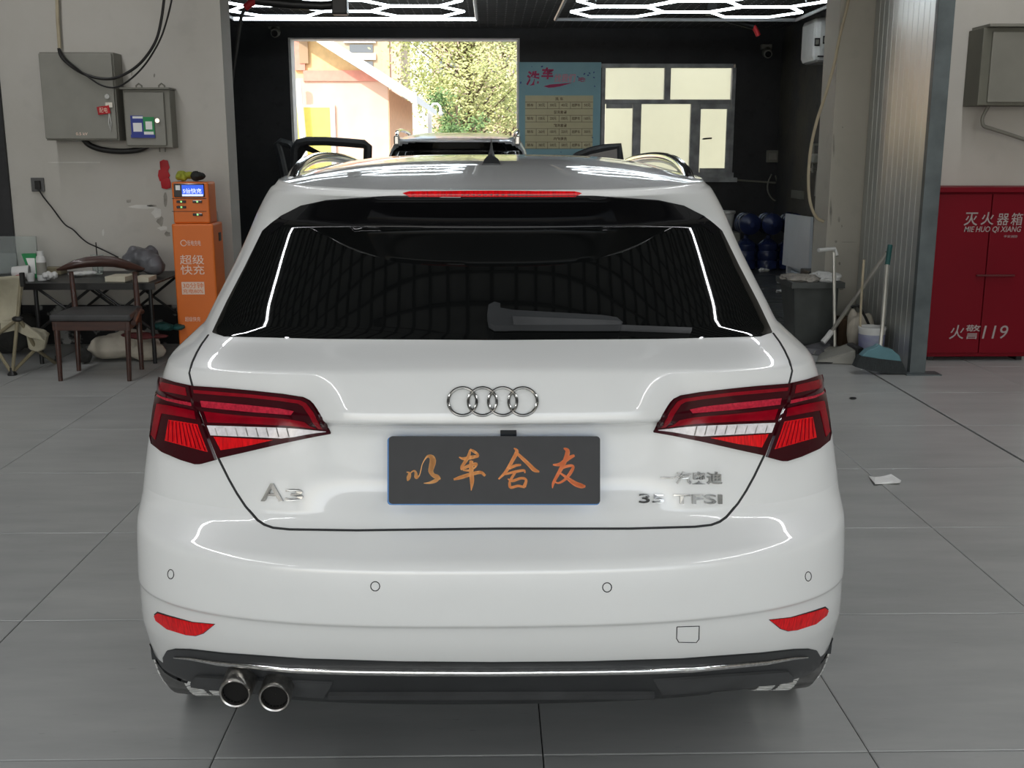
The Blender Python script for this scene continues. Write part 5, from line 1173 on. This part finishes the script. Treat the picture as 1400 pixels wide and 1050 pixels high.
# dustpan box on floor
q0, q1 = at_z(1115, 497, 0), at_z(1170, 499, 0)
t = root('dustpan', 'long grey lidded dustpan lying on the floor by the bin', 'dustpan', (q0.x+q1.x)/2, q1.y)
b = MB(); b.hexa([(q0.x, q0.y, .001), (q1.x, q1.y, .001), (q1.x+.02, q1.y+.26, .001), (q0.x+.10, q0.y+.28, .001)], [(q0.x+.03, q0.y+.02, .02), (q1.x, q1.y+.02, .10), (q1.x+.02, q1.y+.25, .11), (q0.x+.12, q0.y+.26, .03)]); b.build('pan', 'steel_grey2', t, bevel=.008)
b = MB(); b.box(q0.x, q1.x, q0.y-.02, q0.y, .001, .012); b.build('lip', 'black_metal', t)
b = MB(); b.box(q1.x, q1.x+.05, q1.y+.0, q1.y+.22, .001, .12); b.build('end_cap', 'black_metal', t, bevel=.01)
# teal broom
yb = at_z(1205, 512, 0).y+.02
t = root('teal_broom', 'wide teal broom with dark bristles standing against the silver wall', 'broom', at_z(1205, 505, 0).x, yb)
stick([(1203.5, 474, yb+.02), (1207, 440, yb+.05), (1213, 360, yb+.16)], .0125).build('pole', 'alu', t, smooth=True)
stick([(1213, 362, yb+.16), (1217, 335, yb+.19)], .017).build('grip', 'teal', t, smooth=True)
M['teal_p'] = mat('pale_teal_plastic', (.09, .20, .23), .4, var=.1); M['bristle'] = mat('dark_bristles', (.03, .035, .036), .9, var=.4, scale=60, stretch=(8, 8, .5), bump=.5)
hp = [(1178, 487), (1186, 479), (1198, 475), (1203, 471), (1208, 475), (1220, 478), (1230, 486), (1233, 495), (1205, 492)]
b = MB(); b.prism([at_y(x, y, yb-.03) for x, y in hp], (0, .07, 0)); b.build('head', 'teal_p', t, bevel=.006)
bp_ = [(1177, 487), (1205, 491), (1233, 494), (1241, 512), (1215, 511), (1190, 507), (1170, 502)]
b = MB(); b.prism([at_y(x, y, yb-.035) for x, y in bp_], (0, .08, 0))
for v in b.v: v.z = max(v.z, .001)
b.build('bristles', 'bristle', t, kind='stuff')
# paint bucket, thin pole in it, carton, white bag
q = at_z(1191, 482, 0); yy = 7.43
t = root('paint_bucket', 'white paint bucket with a purple label behind the teal broom', 'bucket', at_y(1191, 470, yy).x, yy); cx = at_y(1191, 470, yy).x
b = MB(); b.lathe([(.001, 0), (.080, 0), (.092, .225), (.097, .225), (.097, .24), (.089, .24), (.078, .02), (.001, .02)], (cx, yy, 0), n=28); b.build('body', 'white_plastic', t, smooth=True)
b = MB(); b.lathe([(.0835, .05), (.0915, .19)], (cx, yy, 0), n=28); b.build('label_band', mat('purple_label', (.10, .09, .30), .5, var=.2, scale=6, c2=(.35, .37, .42)), t, smooth=True)
px_tube('thin_pole', [(1176, 458), (1177, 420), (1181, 355)], yy+.02, .009, 'pipe_beige', 'thin grey-beige pole standing in the paint bucket', 'pole', 8)
M['carton'] = mat('brown_carton', (.09, .055, .03), .85, var=.2)
xa, xb = 2.615, 2.76
b = MB(); b.box(xa, xb, 7.9, 8.1, 0, at_y(1150, 434, 8.0).z); b.build('carton', 'carton', bevel=.004, label='brown carton on the floor between the bin and the paint bucket', cat='box')
lump('white_bag', 'sack', (2.675, 7.70, .0), (.19, .18, .34), 'pale bag standing behind the paint bucket', 'bag', 7, 130)
px_tube('black_strap', [(1164, 420), (1173, 418), (1180, 428), (1187, 442), (1193, 455)], 7.56, .010, 'cable_black', 'black strap hanging over the pale bag', 'strap')
# fire cabinet
Yf = 7.37; z1 = at_y(1340, 259, Yf).z; z0_ = at_y(1340, 492, Yf).z; xf0 = at_y(1283, 262, Yf).x; xf1 = 2*at_y(1347, 380, Yf).x-xf0
t = root('fire_extinguisher_cabinet', 'dark red fire extinguisher cabinet with two doors against the right wall', 'cabinet', (xf0+xf1)/2, Yf+.18)
b = MB(); b.box(xf0, xf1, Yf+.02, YR-.002, .03, z1-.02); b.build('body', 'red_dark', t, bevel=.004)
b = MB(); b.box(xf0-.012, xf1+.012, Yf-.02, YR-.002, z1-.02, z1+.015); b.build('top', 'red_dark', t, bevel=.004)
xm = (xf0+xf1)/2
b = MB(); b.box(xf0+.01, xm-.003, Yf, Yf+.02, .06, z1-.03); d1 = b.build('door', 'red_dark', t, bevel=.003)
b = MB(); b.box(xm+.003, xf1-.01, Yf, Yf+.02, .06, z1-.03); d2 = b.build('door', 'red_dark', t, bevel=.003)
pbox(1336, 375.7, 1388, 378, Yf-.025, .02, 'handle_bar', 'maroon', t, .003)
for x in (xf0+.04, xf1-.08): b = MB(); b.box(x, x+.04, Yf+.05, Yf+.3, 0, .03); b.build('foot', 'black_metal', t)
def wf_(s, m, x0, y0, x1, y1, **k): return wt('door_text', s, m, t, x0, y0, x1, y1, Yf-.001, **k)
M['print_grey'] = mat('pale_grey_print', (.34, .29, .28), .6, var=.05)
wf_('灭', 'print_grey', 1318, 290.5, 1336.5, 308.5, bold=.01, shear=.08); wf_('火', 'print_grey', 1341, 290, 1358.5, 307.5, bold=.01, shear=.08); wf_('器', 'print_grey', 1363, 292, 1379, 308, bold=.006, shear=.08); wf_('箱', 'print_grey', 1382, 291, 1398.5, 308, bold=.006, shear=.08)
wf_('MIE HUO QI XIANG', 'print_grey', 1318, 309.5, 1396, 318.5, bold=.01, shear=.2); wf_('平安消防', 'print_grey', 1372, 321.5, 1391, 325, shear=.1)
wf_('火警', 'print_grey', 1298, 444, 1340, 463.5, bold=.004, shear=.1); wf_('119', 'print_grey', 1343, 445, 1378, 463, bold=.0, shear=.15)
# upper right electric box
Ye = 7.5; a = wrect(1342, 37, 1420, 144, Ye); t = root('electric_box', 'dark olive-grey electric box at the upper right edge of the photo', 'electric box', (a[0]+a[1])/2, YR, a[2])
b = MB(); b.box(a[0], a[1]+.05, Ye+.015, YR-.001, a[2], a[3]); b.build('body', mat('olive_box', (.13, .128, .10), .5, var=.12, scale=3), t, bevel=.005)
b = MB(); b.box(a[0]+.06, a[1]+.03, Ye, Ye+.014, a[2]+.02, a[3]-.03); b.build('door', 'steel_grey', t, bevel=.004)
b = MB(); b.box(a[0]+.02, a[1]+.05, Ye-.03, YR-.002, a[3], a[3]+.02); b.build('rain_hood', 'steel_grey', t, bevel=.003)
px_tube('conduit', [(1352, 144), (1346, 155), (1343, 163), (1345, 172), (1356, 176), (1375, 182), (1402, 191), (1430, 199)], Ye+.12, .013, 'steel_grey', 'grey conduit bending right below the olive electric box', 'pipe', 8)
# scraps on the floor
P = [at_z(x, y, 0) for x, y in ((1188, 652), (1196, 655.5), (1206, 652.5), (1218, 651.5), (1232, 658), (1230, 663), (1212, 662), (1196, 664.5))]
b = MB(); b.prism([(p.x, p.y, .001+.008*(i % 2)) for i, p in enumerate(P)], (0, 0, .003)); b.build('paper_scrap', 'print_white', label='torn white paper scrap on the floor tiles right of the car', cat='paper')
q = at_z(1166, 545.5, 0); b = MB(); b.sph((q.x, q.y, .006), .006, 4, 3, 1, 8); b.build('dark_pebble', 'black_metal', smooth=True, label='small dark speck of debris on the floor near the teal broom', cat='debris')
# ================================================================ SECOND CAR AHEAD IN THE BAY
M['paint2'] = mat('silver_grey_paint', (.50, .52, .55), .3, .3, coat=.8, var=.02)
SY = 9.55; sx = at_y(622, 200, SY).x
suv = thing('parked_suv', 'silver SUV with open front doors standing ahead of the white car in the wash bay', 'car', (sx, SY+2.2, 0))
KS = []
for k in KEYS: KS.append(k)
G2 = car_surface()
sxf, szf = 1.03, 1.135
def xf2(v): return Vector((v[0]*sxf+sx, (v[1]-2.03)*1.0+SY, v[2]*szf+.0))
def cls2(c, i, j):
    ax = abs(c.x)
    for ay in (AX_R, AX_F):
        if ax > .55 and sqrt((c.y-ay)**2+(c.z-.31)**2) < .36: return None
    if c.y > 4.5 and 1.05 < c.z < 1.345 and ax < .60: return 'windscreen'
    if ax > .5 and 1.0 < c.z < 1.31 and 2.95-(c.z-1.0)*.2 < c.y < 5.02-(c.z-1.02)*1.1: return 'side_window_r' if c.x > 0 else 'side_window_l'
    if c.y < 2.8 and 1.06 < c.z and i < NROW[1] and (ax/.60)**4+((c.z-1.06)/.285)**6 < 1: return 'rear_window'
    return 'body_shell'
p2, V_, F_ = split_car(G2, xf2, cls2)
for nm, vf in p2.items():
    o = mesh_part('side_window' if nm.startswith('side_w') else nm, vf, 'paint2' if nm == 'body_shell' else 'glass_tint', suv)
b = MB(); b.box(sx-.64, sx+.64, SY+.5, SY+3.9, .23, .55)
for ay in (AX_R, AX_F):
    for s in (-1, 1): b.lathe([(.01, 0), (.37, 0), (.37, .26)], (sx+s*.57, ay-2.03+SY, .345), Vector((s, 0, 0)), 24)
b.build('underbody', 'black_plastic', suv)
for s in (-1, 1):
    pts = []
    for tt in np.linspace(0, 1, 16):
        yy = SY+.62+tt*1.75; pts.append((sx+s*(.555+.02*sin(pi*tt)), yy, szf*roof_z(.46, yy-SY+2.03)-.01+.055*min(1, sin(pi*tt)*5)**.7))
    b = MB(); b.tube(pts, .018, 8); b.build('roof_rail', 'chrome', suv, smooth=True)
    b = MB(); b.box(sx+s*.555-.025, sx+s*.555+.025, SY+.60, SY+.74, pts[0][2]-.05, pts[0][2]+.035); b.build('rail_foot', 'steel', suv, bevel=.012)
    c1 = [at_y(545, 195, SY)]; 
    b = MB(); b.sph((sx+s*.72, SY+.30, 1.02), .16, .7, .7, 1.1, 12); b.build('tail_lamp', 'lamp_red', suv, smooth=True)
    for ay in (AX_R, AX_F): make_wheel(sx+s*.79, ay-2.03+SY, s, suv)
# its open front doors: hinged at the front pillar, frame round the window
def px_door(label, frame, Yd, xin, sail=None, glass=None):
    F = [at_y(x, y, Yd) for x, y in frame]; zlow = min(p.z for p in F); xa, xb = min(p.x for p in F), max(p.x for p in F)
    b = MB(); b.box(min(xa, xin), max(xb, xin), Yd-.05, Yd+.05, .38, zlow+.02); d = b.build('open_door', 'paint2', suv, bevel=.02, label=label)
    b = MB(); b.tube(F, .043, 8); b.build('door_frame', 'black_plastic', d, smooth=True)
    if sail: b = MB(); b.prism([at_y(x, y, Yd-.02) for x, y in sail], (0, .03, 0)); b.build('door_sail', 'black_gloss', d)
px_door('open rear door on the left, its window frame standing above the white roof', [(402, 240), (403, 203), (408, 196), (420, 193), (445, 193), (475, 195), (498, 197), (503, 200), (502, 240)], 11.0, sx-.86, [(405, 197), (420, 198), (450, 214), (452, 218), (418, 206), (406, 225)])
px_door('open front door on the far left, seen edge-on', [(391, 246), (384, 215), (379, 197), (384, 194), (396, 197), (402, 206), (404, 240)], 12.3, sx-.86)
px_door('open front door on the right with a sloping black window frame', [(778, 222), (790, 213), (805, 207), (825, 202.5), (846, 200), (848, 222)], 12.0, sx+.86, [(782, 221), (805, 209), (825, 204), (846, 201), (846, 222)])
